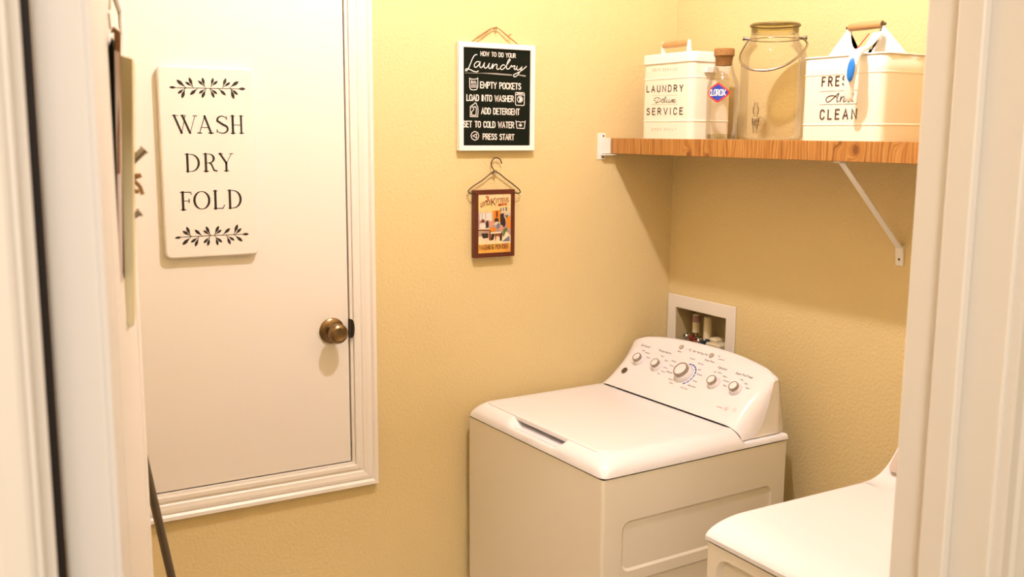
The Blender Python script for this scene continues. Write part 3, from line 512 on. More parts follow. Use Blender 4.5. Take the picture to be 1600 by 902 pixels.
q.build('twine_hanger', M_TWINE, t, smooth=60)
MB().lathe([(0, 0), (.0022, 0), (.0022, .014), (.0038, .014), (.0038, .016), (0, .016)], (-.7035, 0, 2.090), (0, -1, 0), 10).build('nail', M_STEEL, t)

# ================================================ small vintage picture on a wire hanger
t = thing('vintage_washing_powder_picture', 'small vintage washing powder picture in a red-brown frame hanging from a miniature wire hanger', 'picture', (-.71, 0, 1.4))
PX0, PX1, PZ0, PZ1 = -.7795, -.6385, 1.4025, 1.609
frame('frame', PX0, PX1, PZ0, PZ1, .0135, -.001, -.0215, M_BROWNF, t, .001)
box('print', (PX0+.01, -.002, PZ0+.01), (PX1-.01, -.0195, PZ1-.01), M_POSTER, t)
def blob(q, pts, y): q.poly([(p[0], y, p[1]) for p in pts])
def ell(cx, cz, rx, rz, n=10, a=0): return [(cx+rx*math.cos(2*PI*i/n)*math.cos(a)-rz*math.sin(2*PI*i/n)*math.sin(a), cz+rx*math.cos(2*PI*i/n)*math.sin(a)+rz*math.sin(2*PI*i/n)*math.cos(a)) for i in range(n)]
U0, V0, UW, VW = PX0+.0135, PZ0+.0135, PX1-PX0-.027, PZ1-PZ0-.027
def pu(x, y): return (U0+(x-95)/(485-95)*UW, V0+(795-y)/(795-105)*VW)      # print coordinates
cols = {'dark': (.03, .02, .02), 'brown': (.22, .06, .02), 'orange': (.70, .24, .02), 'pink': (.62, .30, .24), 'grey': (.45, .42, .42), 'cream': (.80, .70, .52), 'green': (.12, .15, .04), 'slate': (.16, .18, .24), 'pale': (.70, .66, .62)}
shapes = [('pale', [(120,330),(250,320),(250,400),(110,410)]), ('grey', [(135,325),(145,325),(145,395),(135,395)]), ('grey', [(175,322),(187,322),(187,392),(175,392)]),
 ('orange', [(265,300),(360,290),(365,430),(275,440)]), ('brown', [(300,310),(330,300),(330,370),(305,380)]), ('dark', [(355,340),(400,330),(410,470),(360,470)]),
 ('slate', [(355,270),(370,268),(372,310),(358,312)]), ('slate', [(385,266),(400,264),(402,305),(388,308)]), ('slate', [(415,262),(440,260),(440,305),(420,308)]),
 ('orange', [(430,380),(480,360),(482,520),(440,500)]), ('green', [(395,520),(440,500),(450,600),(390,610)]), ('green', [(410,360),(455,350),(440,400)]),
 ('dark', [(130,560),(210,560),(215,615),(150,620)]), ('brown', [(95,505),(255,515),(255,535),(95,528)]), ('cream', [(95,500),(255,508),(250,516),(95,512)]),
 ('brown', [(225,530),(250,530),(245,650),(220,640)]), ('brown', [(290,570),(365,570),(362,650),(340,600),(310,600),(300,660)]), ('dark', [(255,560),(290,575),(275,640),(240,650)]), ('dark', [(365,560),(385,560),(375,660),(350,655)]),
 ('cream', [(370,670),(430,545),(470,590),(400,650)]), ('slate', [(380,665),(470,600),(475,668)]), ('cream', [(240,550),(370,548),(370,566),(240,570)])]
el = [('brown', 148, 418, 24, 26), ('pale', 145, 470, 38, 38), ('dark', 200, 455, 20, 44), ('pink', 245, 450, 30, 52), ('cream', 238, 400, 17, 20), ('orange', 268, 520, 38, 26), ('dark', 312, 410, 26, 28), ('pale', 312, 452, 22, 24), ('pink', 362, 505, 32, 36), ('dark', 400, 440, 22, 60), ('slate', 330, 480, 22, 34)]
by = {}
for k, pts in shapes: by.setdefault(k, []).append([pu(*p) for p in pts])
for k, cx, cz, rx, rz in el:
    c = pu(cx, cz); by.setdefault(k, []).append(ell(c[0], c[1], rx/390*UW, rz/690*VW))
yy = -.0197; q = {}
for i, (k, pts) in enumerate([(k, p) for k, pts in shapes for p in [[pu(*x) for x in pts]]] + [(k, ell(*pu(cx, cz), rx/390*UW, rz/690*VW)) for k, cx, cz, rx, rz in el]):
    q.setdefault(k, MB()); blob(q[k], pts, yy - i*.00003)
for k, mbq in q.items(): mbq.build('printed_scene', mat('print_'+k, cols[k], .4), t)
q = MB(); ff = fA(-.0208)
def ptext(q, s, x0, x1, y0, y1, h, wt):
    a = pu(x0, y0); b = pu(x1, y1); text_strokes(s, a[0], b[0], a[1], b[1], h/690*VW, wt, ff, q, .16)
ptext(q, '3', 180, 215, 185, 180, 55, .22); ptext(q, 'BRAND', 335, 435, 242, 235, 22, .3)
q.build('lettering', M_RED, t)
q = MB()
ptext(q, 'LITTLE', 122, 240, 250, 215, 45, .16); ptext(q, 'K', 250, 295, 240, 232, 85, .12); ptext(q, 'ITTENS', 305, 455, 210, 198, 50, .13)
ptext(q, 'WASHING', 108, 280, 755, 752, 55, .13); ptext(q, 'POWDER', 302, 455, 752, 748, 52, .13)
q.build('lettering', mat('print_dark_brown', (.16, .055, .015), .5), t)
# miniature wire hanger
h = thing('miniature_wire_hanger', 'dark bent wire hanger with hook above the small vintage picture', 'hanger', (-.705, 0, 1.6))
q = MB(); y = -.012
q.tube(cr_([(-.775, -.023, 1.5975), (-.790, -.020, 1.5985), (-.7965, y, 1.605), (-.785, y, 1.617), (-.745, y, 1.640), (-.705, y, 1.663), (-.665, y, 1.640), (-.625, y, 1.613), (-.6145, y, 1.602), (-.622, -.020, 1.597), (-.643, -.023, 1.5975)], 5), .0017, 8)
q.build('hanger_bar', M_WIRE, h, smooth=60)
q = MB(); q.tube(cr_([(-.705, y, 1.660), (-.708, y, 1.668), (-.716, y, 1.680), (-.717, y, 1.692), (-.709, y, 1.703), (-.698, y, 1.7055), (-.686, y, 1.700), (-.681, y, 1.6875)], 5), .0017, 8); q.build('hook', M_WIRE, h, smooth=60)
q = MB(); q.tube([(-.709, y, 1.655), (-.7005, y, 1.668)], .0035, 8); q.tube([(-.705, 0, 1.664), (-.705, -.016, 1.664)], .002, 6); q.tube([(-.703, y, 1.656), (-.702, y, 1.646)], .0009, 5); q.build('wire_twist', M_STEEL, h)

# ================================================ SHELF
t = thing('wall_shelf', 'pine board shelf with knotty front edge running along the right wall', 'shelf', (-.134, -.7, 1.717))
SH1 = -1.60
MB().box((-.268, SH1, 1.7165), (-.001, -.0085, 1.766)).build('shelf_board', M_PINE, t, bevel=.0012)
br = thing('shelf_end_bracket', 'white metal shelf end bracket screwed to the back wall left of the shelf', 'bracket', (-.2, 0, 1.698))
box('wall_plate', (-.3175, 0, 1.6975), (-.286, -.003, 1.7825), M_BRACKET, br, bevel=.001)
MB().box((-.302, -.003, 1.7165), (-.270, -.0085, 1.767)).build('socket', M_BRACKET, br, bevel=.001)
MB().box((-.306, -.003, 1.7115), (-.255, -.024, 1.7145)).build('lip', M_BRACKET, br)
for z in (1.773, 1.705): MB().lathe([(0, 0), (.0035, 0), (.003, .0015), (0, .0015)], (-.2955, -.003, z), (0, -1, 0), 10).build('screw', M_GREYM, br)
b2 = thing('diagonal_shelf_brace', 'white diagonal metal brace from the right wall up to the underside of the shelf', 'bracket', (-.01, -.943, 1.45))
q = MB(); q.hull8([(-.004, -.955, 1.441), (0, -.955, 1.441), (0, -.931, 1.441), (-.004, -.931, 1.441), (-.010, -.955, 1.49), (-.0, -.955, 1.497), (-.0, -.931, 1.497), (-.010, -.931, 1.49)]); q.build('wall_tab', M_BRACKET, b2, bevel=.001)
q = MB(); a = Vector((-.008, -.943, 1.489)); b = Vector((-.243, -.943, 1.713)); d = (b-a).normalized(); s_ = d.cross(Vector((0, 1, 0))).normalized()*.003
yv = Vector((0, .0095, 0)); q.hull8([a-s_-yv, a+s_-yv, a+s_+yv, a-s_+yv, b-s_-yv, b+s_-yv, b+s_+yv, b-s_+yv]); q.build('strut', M_BRACKET, b2, bevel=.002)
q = MB(); q.box((-.262, -.953, 1.7125), (-.235, -.933, 1.7163)); q.build('shelf_tab', M_BRACKET, b2)
MB().lathe([(0, 0), (.004, 0), (.003, .002), (0, .002)], (-.0055, -.943, 1.458), (-1, 0, 0), 10).build('screw', M_GREYM, b2)

# ================================================ TINS
def rbox(x0, x1, y0, y1, z0, z1, r, n=5):   # rounded-in-plan box profile loops
    return [(p[0], p[1]) for p in rrect(x1-x0, y1-y0, r, n, (x0+x1)/2, (y0+y1)/2)]
def tinbody(q, x0, x1, y0, y1, zs, r, beads, top_open=False):
    """rounded box wall with rolled beads"""
    prof = [(zs[0], 0)]
    for z in sorted(beads): prof += [(z-.0030, 0), (z-.0012, .0013), (z+.0012, .0013), (z+.0030, 0)]
    prof += [(zs[1], 0)]
    loops = []
    for z, off in prof:
        loops.append([q.bm.verts.new((p[0], p[1], z)) for p in rrect(x1-x0+2*off, y1-y0+2*off, r+off, 6, (x0+x1)/2, (y0+y1)/2)])
    for A_, B_ in zip(loops, loops[1:]):
        k = len(A_)
        for i in range(k): q.bm.faces.new([A_[i], A_[(i+1) % k], B_[(i+1) % k], B_[i]])
    q.bm.faces.new(loops[0][::-1])
    if not top_open: q.bm.faces.new(loops[-1])
ZS = 1.7661
t = thing('laundry_service_tin', 'tall cream lidded tin lettered LAUNDRY Deluxe SERVICE at the left end of the shelf', 'tin', (-.17, -.256, ZS))
q = MB(); tinbody(q, -.250, -.092, -.376, -.1405, (ZS, 2.002), .02, B['tin1beads']); q.build('body', M_TIN, t, smooth=35)
q = MB(); loops = []
for z, off in [(1.992, .004), (2.0145, .004), (2.020, .002), (2.0215, -.004), (2.020, -.012)]:
    loops.append([q.bm.verts.new((p[0], p[1], z)) for p in rrect(.158+2*off, .2355+2*off, max(.02+off, .004), 6, -.171, -.25825)])
for A_, B_ in zip(loops, loops[1:]):
    for i in range(len(A_)): q.bm.faces.new([A_[i], A_[(i+1) % len(A_)], B_[(i+1) % len(A_)], B_[i]])
q.bm.faces.new(loops[-1]); q.bm.faces.new(loops[0][::-1]); lid = q.build('lid', M_TINW, t, smooth=40)
hy0, hy1 = -.148, -.270
for yy in (hy0, hy1):
    q = MB(); q.prism([(-.185, yy-.0015, 2.020), (-.165, yy-.0015, 2.020), (-.169, yy-.0015, 2.062), (-.175, yy-.0015, 2.066), (-.181, yy-.0015, 2.062)], (0, .003, 0))
    q.build('handle_bracket', M_TINW, lid, bevel=.0008)
MB().lathe([(0, 0), (.0085, 0), (.0095, .01), (.0105, .058), (.0095, .108), (.0085, .118), (0, .118)], (-.175, hy1+.002, 2.055), (0, 1, 0), 16).build('handle_grip', M_WOODL, lid, smooth=35)
q = MB(); q.box((-.205, -.3905, 1.960), (-.160, -.377, 1.977)); q.prism([(-.200, -.377, 1.960), (-.165, -.377, 1.960), (-.175, -.377, 1.952), (-.190, -.377, 1.952)], (0, -.004, 0)); q.build('side_latch', M_TINW, t, bevel=.001)
f = fX(-.2508)
for s, (a, b, h_) in B['tin1']:
    if h_ > .01: letters(s, a[0], b[0], a[1], b[1], h_, .19, f, .42, M_BROWNP, t)
q = MB()
for s, (a, b, h_) in B['tin1']:
    if h_ < .01: text_strokes(s, a[0], b[0], a[1], b[1], h_*1.05, .15, f, q, .75)
for a, b in B['tin1lines']: q.ribbon([a, b], .0007, f)
q.build('small_lettering', M_FADEP, t)
q = MB()
for st in B['deluxe']: q.ribbon([tuple(p) for p in cr_([(p[0], p[1], 0) for p in st], 4)], .0016, f)
q.build('script_lettering', M_BROWNP, t)

t = thing('fresh_and_clean_caddy', 'wide cream metal caddy lettered FRESH And CLEAN with wooden carrying handle on the shelf', 'caddy', (-.165, -.93, ZS))
CY0, CY1, CX0, CX1 = -1.056, -.803, -.250, -.085
q = MB(); tinbody(q, CX0, CX1, CY0, CY1, (ZS, 1.972), .022, B['tin2beads'], True); o = q.build('body', M_TIN, t, smooth=35)
md = o.modifiers.new('thickness', 'SOLIDIFY'); md.thickness = .0015; md.offset = -1
q = MB(); q.tube([(p[0], p[1], 1.972) for p in rrect(CX1-CX0+.002, CY1-CY0+.002, .023, 8, (CX0+CX1)/2, (CY0+CY1)/2)], .0022, 8, closed=True); q.build('rolled_rim', M_TINW, t, smooth=60)
# divider plate with two peaks and a concave cut-out
mid = -.17
out = [(-.806, 1.80), (-.806, 1.970), (-.822, 1.984), (-.8745, 2.045), (-.8825, 2.045)] + [(-.8835-.006*math.sin(PI*.5*k/6)-.03*(k/6)**2.5, 2.045-.042*math.sin(PI*.5*k/6)) for k in range(1, 7)]
lft = [(-.8745, 2.047), (-.8835, 2.047), (-.8842, 2.025), (-.8870, 2.010), (-.8940, 1.998), (-.9050, 1.991), (-.9250, 1.988)]
rgt = [(2*(-.9275)-a, z-.001) for a, z in lft[::-1]]
pl = [(-.806, 1.775), (-.806, 1.974)] + lft + rgt[1:] + [(-1.053, 1.974), (-1.053, 1.775)]
q = MB(); q.prism([(mid, a, z) for a, z in pl], (.002, 0, 0)); bmesh.ops.triangulate(q.bm, faces=[f_ for f_ in q.bm.faces if len(f_.verts) > 4]); q.build('divider', M_TINW, t)
MB().lathe([(0, 0), (.0085, 0), (.0095, .004), (.0105, .05), (.0095, .096), (.0085, .100), (0, .100)], (mid+.001, -.978, 2.0480), (0, 1, 0), 18).build('handle_grip', M_WOODL, t, smooth=35)
q = MB(); q.tube([(mid+.001, -.987, 2.048), (mid+.001, -.868, 2.048)], .0035, 10); q.tube([(mid+.001, -.9775, 2.048), (mid+.001, -.9795, 2.048)], .0065, 12); q.build('handle_bolt', M_GREYM, t, smooth=40)
f = fX(-.2508)
for s, (a, b, h_) in B['tin2']: letters(s, a[0], b[0], a[1], b[1], h_, .19, f, .45, M_BROWNP, t)
q = MB()
for a, b in B['tin2lines']: q.ribbon([a, b], .0009, f)
q.build('rule_lines', M_BROWNP, t)
q = MB()
for st in B['and']: q.ribbon([tuple(p) for p in cr_([(p[0], p[1], 0) for p in st], 4)], .0024, f)
q.build('script_lettering', M_BROWNP, t)

# ---- scrub brush hooked over the caddy rim
t = thing('scrub_brush', 'white cleaning brush with blue oval grip hooked over the front rim of the cream caddy', 'brush', (-.28, -1.0, 1.9))
q = MB()
hp = cr_([(-.178, -.9850, 2.028), (-.200, -.986, 2.012), (-.232, -.990, 1.990), (-.262, -.997, 1.9800), (-.286, -1.003, 1.968), (-.296, -1.004, 1.945), (-.297, -1.000, 1.915), (-.296, -.997, 1.885), (-.292, -.996, 1.860)], 5)
k = len(hp); rs = []
for i in range(k):
    s_ = i/(k-1); rs.append(.009 if s_ < .3 else .0100+.0055*math.sin(PI*min(1, (s_-.3)/.7)))
rs[-1] = .007; rs[0] = .005
bmq = q; q.tube(hp, rs, 14, flat=(.6, 1.0)); q.build('handle', M_PLW, t, smooth=50)
q = MB(); hpts = hp[int(k*.66):int(k*.66)+1]
c = Vector((-.3125, -1.0145, 1.932)); n_ = 20
q.lathe([(0, .0025), (.6, .002), (.9, .001), (1, -.002)], (0, 0, 0), (0, 0, 1), n_, cap=False)
for v_ in q.bm.verts:
    x_, y_, z_ = v_.co; v_.co = Vector((c.x - z_*1.0, c.y + x_*.0105 + .001, c.z + y_*.028)); v_.co.y += (v_.co.z-c.z)*-.10
q.build('grip_pad', M_BLUE, t, smooth=60)
q = MB()
q.prism([(-.182, -.975, 2.030), (-.182, -.962, 2.026), (-.215, -.965, 1.985), (-.215, -.990, 1.985)], (-.004, 0, 0)); q.build('head', M_PLW, t, bevel=.0015)
q = MB(); q.tube([(-.190, -.957, 2.026), (-.222, -.950, 1.988)], .0016, 6); q.build('red_edge', M_RED, t)

# ================================================ GLASS ON THE SHELF
def bottle(name, label, x, y, marks):
    t = thing(name, label, 'bottle', (x, y, ZS), 'corked glass bottles on the shelf')
    Rb = .0455
    MB().lathe([(0, 0), (Rb-.003, 0), (Rb, .003), (Rb, .150), (Rb-.001, .157), (Rb-.005, .170), (Rb-.011, .183), (.0285, .200), (.0265, .212), (.0265, .232), (.0275, .234), (.0275, .238), (.0250, .238), (.0245, .233)], (x, y, ZS+.0002), n=40, cap=False).build('glass', M_GLASS, t, smooth=50)
    MB().lathe([(0, 0), (Rb-.0052, 0), (Rb-.0052, .012), (0, .014)], (x, y, ZS+.002), n=32).build('thick_base', M_GLASS2, t, smooth=40)
    MB().lathe([(0, 0), (.0225, 0), (.0245, .024), (.0292, .028), (.0295, .045), (.028, .048), (0, .048)], (x, y, ZS+.2105), n=28).build('cork_stopper', M_CORK, t, smooth=40)
    return t
bx, by_ = -.19, -.444
t = bottle('corked_glass_bottle', 'corked clear glass bottle with a red and blue diamond label, right of the laundry tin', bx, by_, 1)
Rl = .0461
def cyl(cx, cy, r, ang0):
    return lambda u, v: Vector((cx + r*math.cos(ang0 + u/r), cy + r*math.sin(ang0 + u/r), v))
# label centre direction: slightly left of the direction to the camera
ang = math.atan2(-2.6657-by_, -2.2008-bx) - .30
def lab(name, pts, mt, rr, parent, n=8):
    q = MB(); f = cyl(bx, by_, rr, ang)
    # fan of vertical strips between upper and lower outline so it follows the glass
    us = sorted(set([p[0] for p in pts])); u0, u1 = us[0], us[-1]; N_ = 24; prev = None
    def edge(u, sgn):
        best = []
        k = len(pts)
        for i in range(k):
            a, b = pts[i], pts[(i+1) % k]
            if (a[0]-u)*(b[0]-u) <= 0 and a[0] != b[0]: best.append(a[1]+(b[1]-a[1])*(u-a[0])/(b[0]-a[0]))
        return (max if sgn > 0 else min)(best)
    for i in range(N_+1):
        u = u0+(u1-u0)*i/N_; uu = min(max(u, u0+1e-5), u1-1e-5)
        cur = (q.bm.verts.new(f(u, edge(uu, 1)+1e-5)), q.bm.verts.new(f(u, edge(uu, -1)-1e-5)))
        if prev: q.bm.faces.new([prev[0], prev[1], cur[1], cur[0]])
        prev = cur
    return q.build(name, mt, parent, smooth=60)
zc = 1.8985
ld = [(-.036, .006), (-.034, .009), (-.004, .027), (.000, .0285), (.004, .027), (.034, .004), (.036, 0), (.034, -.004), (.004, -.027), (0, -.0285), (-.004, -.027), (-.034, -.009), (-.036, -.006)]
lb = lab('label', [(u, zc+v) for u, v in ld], M_CLRED, Rl, t)
lab('label_centre', [(u*.82, zc+v*.80) for u, v in ld], M_CLBLUE, Rl+.0003, lb)
q = MB(); text_strokes('CLOROX', -.0285, .0215, zc-.008, zc-.008, .0165, .165, cyl(bx, by_, Rl+.0006, ang), q, .13); q.build('label_lettering', M_WHITEP, lb)
bx2, by2 = -.19, -1.187
t = bottle('corked_glass_bottle', 'corked clear glass bottle with white script, right of the cream caddy', bx2, by2, 2)
q = MB(); f = cyl(bx2, by2, Rl, math.atan2(-2.6657-by2, -2.2008-bx2))
for st in [[(-.036,.115),(-.030,.128),(-.026,.118),(-.034,.104),(-.037,.112),(-.028,.118)],[(-.024,.106),(-.020,.112),(-.016,.106),(-.012,.112),(-.008,.106),(-.004,.112),(0,.106),(.004,.112)],
           [(-.036,.082),(-.030,.094),(-.026,.084),(-.036,.074)],[(-.024,.076),(-.020,.084),(-.018,.078),(-.012,.084),(-.008,.076),(-.002,.084),(.003,.077)],[(-.026,.054),(-.014,.060),(-.004,.056),(.006,.060)]]:
    q.ribbon([tuple(p) for p in cr_([(p[0], ZS+p[1], 0) for p in st], 4)], .0018, f)
q.build('script_lettering', M_WHITEP, t)
# drinks dispenser jar
jx, jy = -.160, -.611
t = thing('glass_drink_dispenser', 'large round clear glass dispenser jar with wire bail handle and spigot on the shelf', 'jar', (jx, jy, ZS))
Rj = .0885
MB().lathe([(0, 0), (.078, 0), (Rj-.003, .006), (Rj, .016), (Rj, .222), (Rj-.003, .238), (Rj-.011, .252), (.070, .262), (.066, .267), (.0655, .276), (.0675, .279), (.0655, .282), (.0655, .288), (.063, .288), (.063, .284)], (jx, jy, ZS+.0002), n=56, cap=False).build('glass_body', M_GLASS, t, smooth=50)
lid = MB().lathe([(0, 0), (.062, 0), (.064, .004), (.0640, .016), (.0665, .018), (.0672, .022), (.066, .026), (0, .0265)], (jx, jy, ZS+.2885), n=48).build('lid', M_LIDG, t, smooth=40)
q = MB(); q.tube([(jx+.0668*math.cos(a), jy+.0668*math.sin(a), ZS+.3105) for a in [2*PI*i/40 for i in range(40)]], .0022, 8, closed=True); q.build('lid_rim', mat('olive_rim', (.20, .14, .05), .3), lid, smooth=60)
q = MB(); q.tube([(jx+.0668*math.cos(a), jy+.0668*math.sin(a), ZS+.273) for a in [2*PI*i/40 for i in range(40)]], .0015, 8, closed=True); q.build('neck_wire', M_STEEL, t, smooth=60)
# bail: pivots lie across the view, handle droops in front
vd = Vector((-2.2008-jx, -2.6657-jy, 0)).normalized(); sd = Vector((-vd.y, vd.x, 0))
if sd.dot(R) < 0: sd = -sd
c0 = Vector((jx, jy, ZS+.273))
def jp(s, d, z): return c0 + sd*s + vd*d + Vector((0, 0, z))
pts = [jp(-.070, .0, .0), jp(-.082, .015, -.022), jp(-.090, .045, -.045), jp(-.086, .075, -.066), jp(-.060, .098, -.085), jp(-.015, .108, -.089), jp(.030, .104, -.076), jp(.066, .080, -.050), jp(.084, .045, -.024), jp(.084, .015, -.008), jp(.072, 0, .004)]
q = MB(); q.tube(cr_(pts, 6), .0032, 10); q.build('bail_handle', M_STEEL, t, smooth=60)
for s in (-1, 1):
    q = MB(); q.tube([jp(s*.064, 0, .002), jp(s*.082, 0, .004)], .0038, 8); q.lathe([(0, 0), (.0055, 0), (.0055, .006), (0, .006)], jp(s*.080, 0, .004), sd*s, 10); q.build('handle_pivot', M_GREYM, t, smooth=40)
# spigot on the front-left
sa = math.atan2(vd.y, vd.x) - .32; sdir = Vector((math.cos(sa), math.sin(sa), 0)); sb = Vector((jx, jy, ZS+.045)) + sdir*Rj
tap = MB().lathe([(0, 0), (.016, 0), (.017, .004), (.013, .009), (.007, .011), (.007, .040), (0, .040)], sb-sdir*.001, sdir, 20).build('spigot', M_ACR, t, smooth=40)
tp = sb + sdir*.040
MB().lathe([(0, -.028), (.005, -.028), (.0062, -.012), (.0085, -.004), (.0095, .006), (.0095, .012), (.0075, .015), (0, .015)], tp, (0, 0, 1), 18).build('spout', M_ACR, tap, smooth=40)
MB().lathe([(0, .015), (.0050, .016), (.0045, .021), (.0072, .026), (.0080, .034), (.0068, .042), (.0035, .047), (.0052, .050), (.0035, .055), (0, .056)], tp, (0, 0, 1), 18).build('spigot_handle', M_ACR, tap, smooth=40)
MB().lathe([(0, 0), (.0105, 0), (.0105, .003), (0, .003)], tp+Vector((0, 0, .0125)), (0, 0, 1), 18).build('spigot_collar', M_CHROME, tap, smooth=40)

# ================================================ WASHING MACHINE VALVE BOX
t = thing('laundry_valve_box', 'recessed cream washing machine water supply box in the wall behind the washer', 'valve box', (0, -.17, .945))
q = MB()
def ringplate(q, y0, y1, z0, z1, a0, a1, b0, b1, x0, x1):
    for A_, B_ in [((x0, y0, z0), (x1, a0, z1)), ((x0, a1, z0), (x1, y1, z1)), ((x0, a0, z0), (x1, a1, b0)), ((x0, a0, b1), (x1, a1, z1))]: q.box(A_, B_)
vv = {}
o_ = [(WBY0, WBZ0), (WBY1, WBZ0), (WBY1, WBZ1), (WBY0, WBZ1)]; i_ = [(OY0, OZ0), (OY1, OZ0), (OY1, OZ1), (OY0, OZ1)]
for nm, ps in (('o', o_), ('i', i_)):
    for xi, x in enumerate((-.0005, -.006)): vv[nm, xi] = [q.bm.verts.new((x, p[0], p[1])) for p in ps]
for i in range(4):
    j = (i+1) % 4
    for xi in (0, 1): q.bm.faces.new([vv['o', xi][i], vv['o', xi][j], vv['i', xi][j], vv['i', xi][i]])
    q.bm.faces.new([vv['o', 0][i], vv['o', 0][j], vv['o', 1][j], vv['o', 1][i]]); q.bm.faces.new([vv['i', 0][i], vv['i', 0][j], vv['i', 1][j], vv['i', 1][i]])
q.build('faceplate', M_TRIM, t, bevel=.002)
q = MB(); e = .0015
for A_, B_ in [((-.003, OY0+.0001, OZ0), (.092, OY0+e, OZ1)), ((-.003, OY1-e, OZ0), (.092, OY1-.0001, OZ1)), ((-.003, OY0, OZ0+.0001), (.092, OY1, OZ0+e)), ((-.003, OY0, OZ1-e), (.092, OY1, OZ1-.0001)), ((.090, OY0, OZ0), (.093, OY1, OZ1))]: q.box(A_, B_)
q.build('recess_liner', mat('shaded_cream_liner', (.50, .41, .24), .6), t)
def pipe(y, r, z0, z1, mt, nm, x=.05): return MB().lathe([(0, 0), (r, 0), (r, z1-z0-.004), (r-.003, z1-z0), (0, z1-z0)], (x, y, z0), (0, 0, 1), 16).build(nm, mt, t, smooth=40)
a1 = pipe(-.091, .0135, 1.106, 1.170, M_PVC, 'hammer_arrestor'); MB().lathe([(.0137, 0), (.0139, .001), (.0139, .022), (.0137, .023)], (.05, -.091, 1.142), (0, 0, 1), 16, cap=False).build('pipe_label', mat('pink_label', (.42, .24, .26), .6), a1, smooth=40)
pipe(-.091, .006, 1.04, 1.106, M_BRONZE, 'supply_pipe'); pipe(-.150, .0145, 1.08, 1.170, M_PVC, 'hammer_arrestor'); pipe(-.150, .006, 1.03, 1.08, M_BRONZE, 'supply_pipe')
for y, z, mt in [(-.088, 1.084, mat('dark_red_valve', (.22, .02, .015), .4)), (-.150, 1.078, M_NAVY)]:
    q = MB(); q.tube([(.05, y+.018, z), (.05, y-.02, z)], .011, 12); q.tube([(.05, y, z), (.018, y, z)], .009, 12); q.build('valve_body', M_STEEL, t, smooth=40)
    q = MB(); q.lathe([(.009, 0), (.013, .0), (.0135, .008), (.011, .012), (.008, .012)], (.025, y+.012, z+.006), (-.6, .3, .4), 18, cap=False); q.build('hose_coupling', M_CHROME, t, smooth=40)
    q = MB(); q.box((.008, y-.030, z+.002), (.018, y-.012, z+.018)); q.build('valve_handle', mt, t, bevel=.004, seg=3)
q = MB(); q.tube(cr_([(.03, -.10, 1.088), (.025, -.112, 1.080), (.022, -.122, 1.066)], 4), .004, 8); q.build('red_tag', M_RED, t, smooth=40)
q = MB(); q.box((.0, -.262, .99), (.07, -.196, 1.096)); q.box((.02, -.225, 1.096), (.06, -.190, 1.108)); q.build('drain_cup', M_PVC, t, bevel=.004)
q = MB(); q.tube(cr_([(.03, -.175, 1.098), (.02, -.180, 1.06), (.01, -.19, 1.00)], 4), .009, 10); q.build('drain_hose', M_NAVY, t, smooth=40)
q = MB(); q.box((.075, -.145, 1.08), (.0895, -.105, 1.118)); q.build('mounting_block', M_PVC, t, bevel=.002)

# ================================================ WASHER
def se(d, Rr, p=2.3):
    if d >= Rr: return 1.
    if d <= 0: return 0.
    return (1-(1-d/Rr)**p)**(1/p)
WW, WD, HB = .686, .66, .913
def sideloops(q, corner_pts, hole_loops, depth, nvec, ins):
    """flat panel with recessed rounded rectangles: returns outer face verts"""
    outer = [q.bm.verts.new(p) for p in corner_pts]; edges = [q.bm.edges.new((outer[i], outer[(i+1) % 4])) for i in range(4)]
    for pts, inner in hole_loops:
        v = [q.bm.verts.new(p) for p in pts]; k = len(v)
        edges += [q.bm.edges.new((v[i], v[(i+1) % k])) for i in range(k)]
        v2 = [q.bm.verts.new(p) for p in inner]
        for i in range(k): q.bm.faces.new([v[i], v[(i+1) % k], v2[(i+1) % k], v2[i]])
        q.bm.faces.new(v2)
    bmesh.ops.triangle_fill(q.bm, use_beauty=True, edges=edges)
    return outer
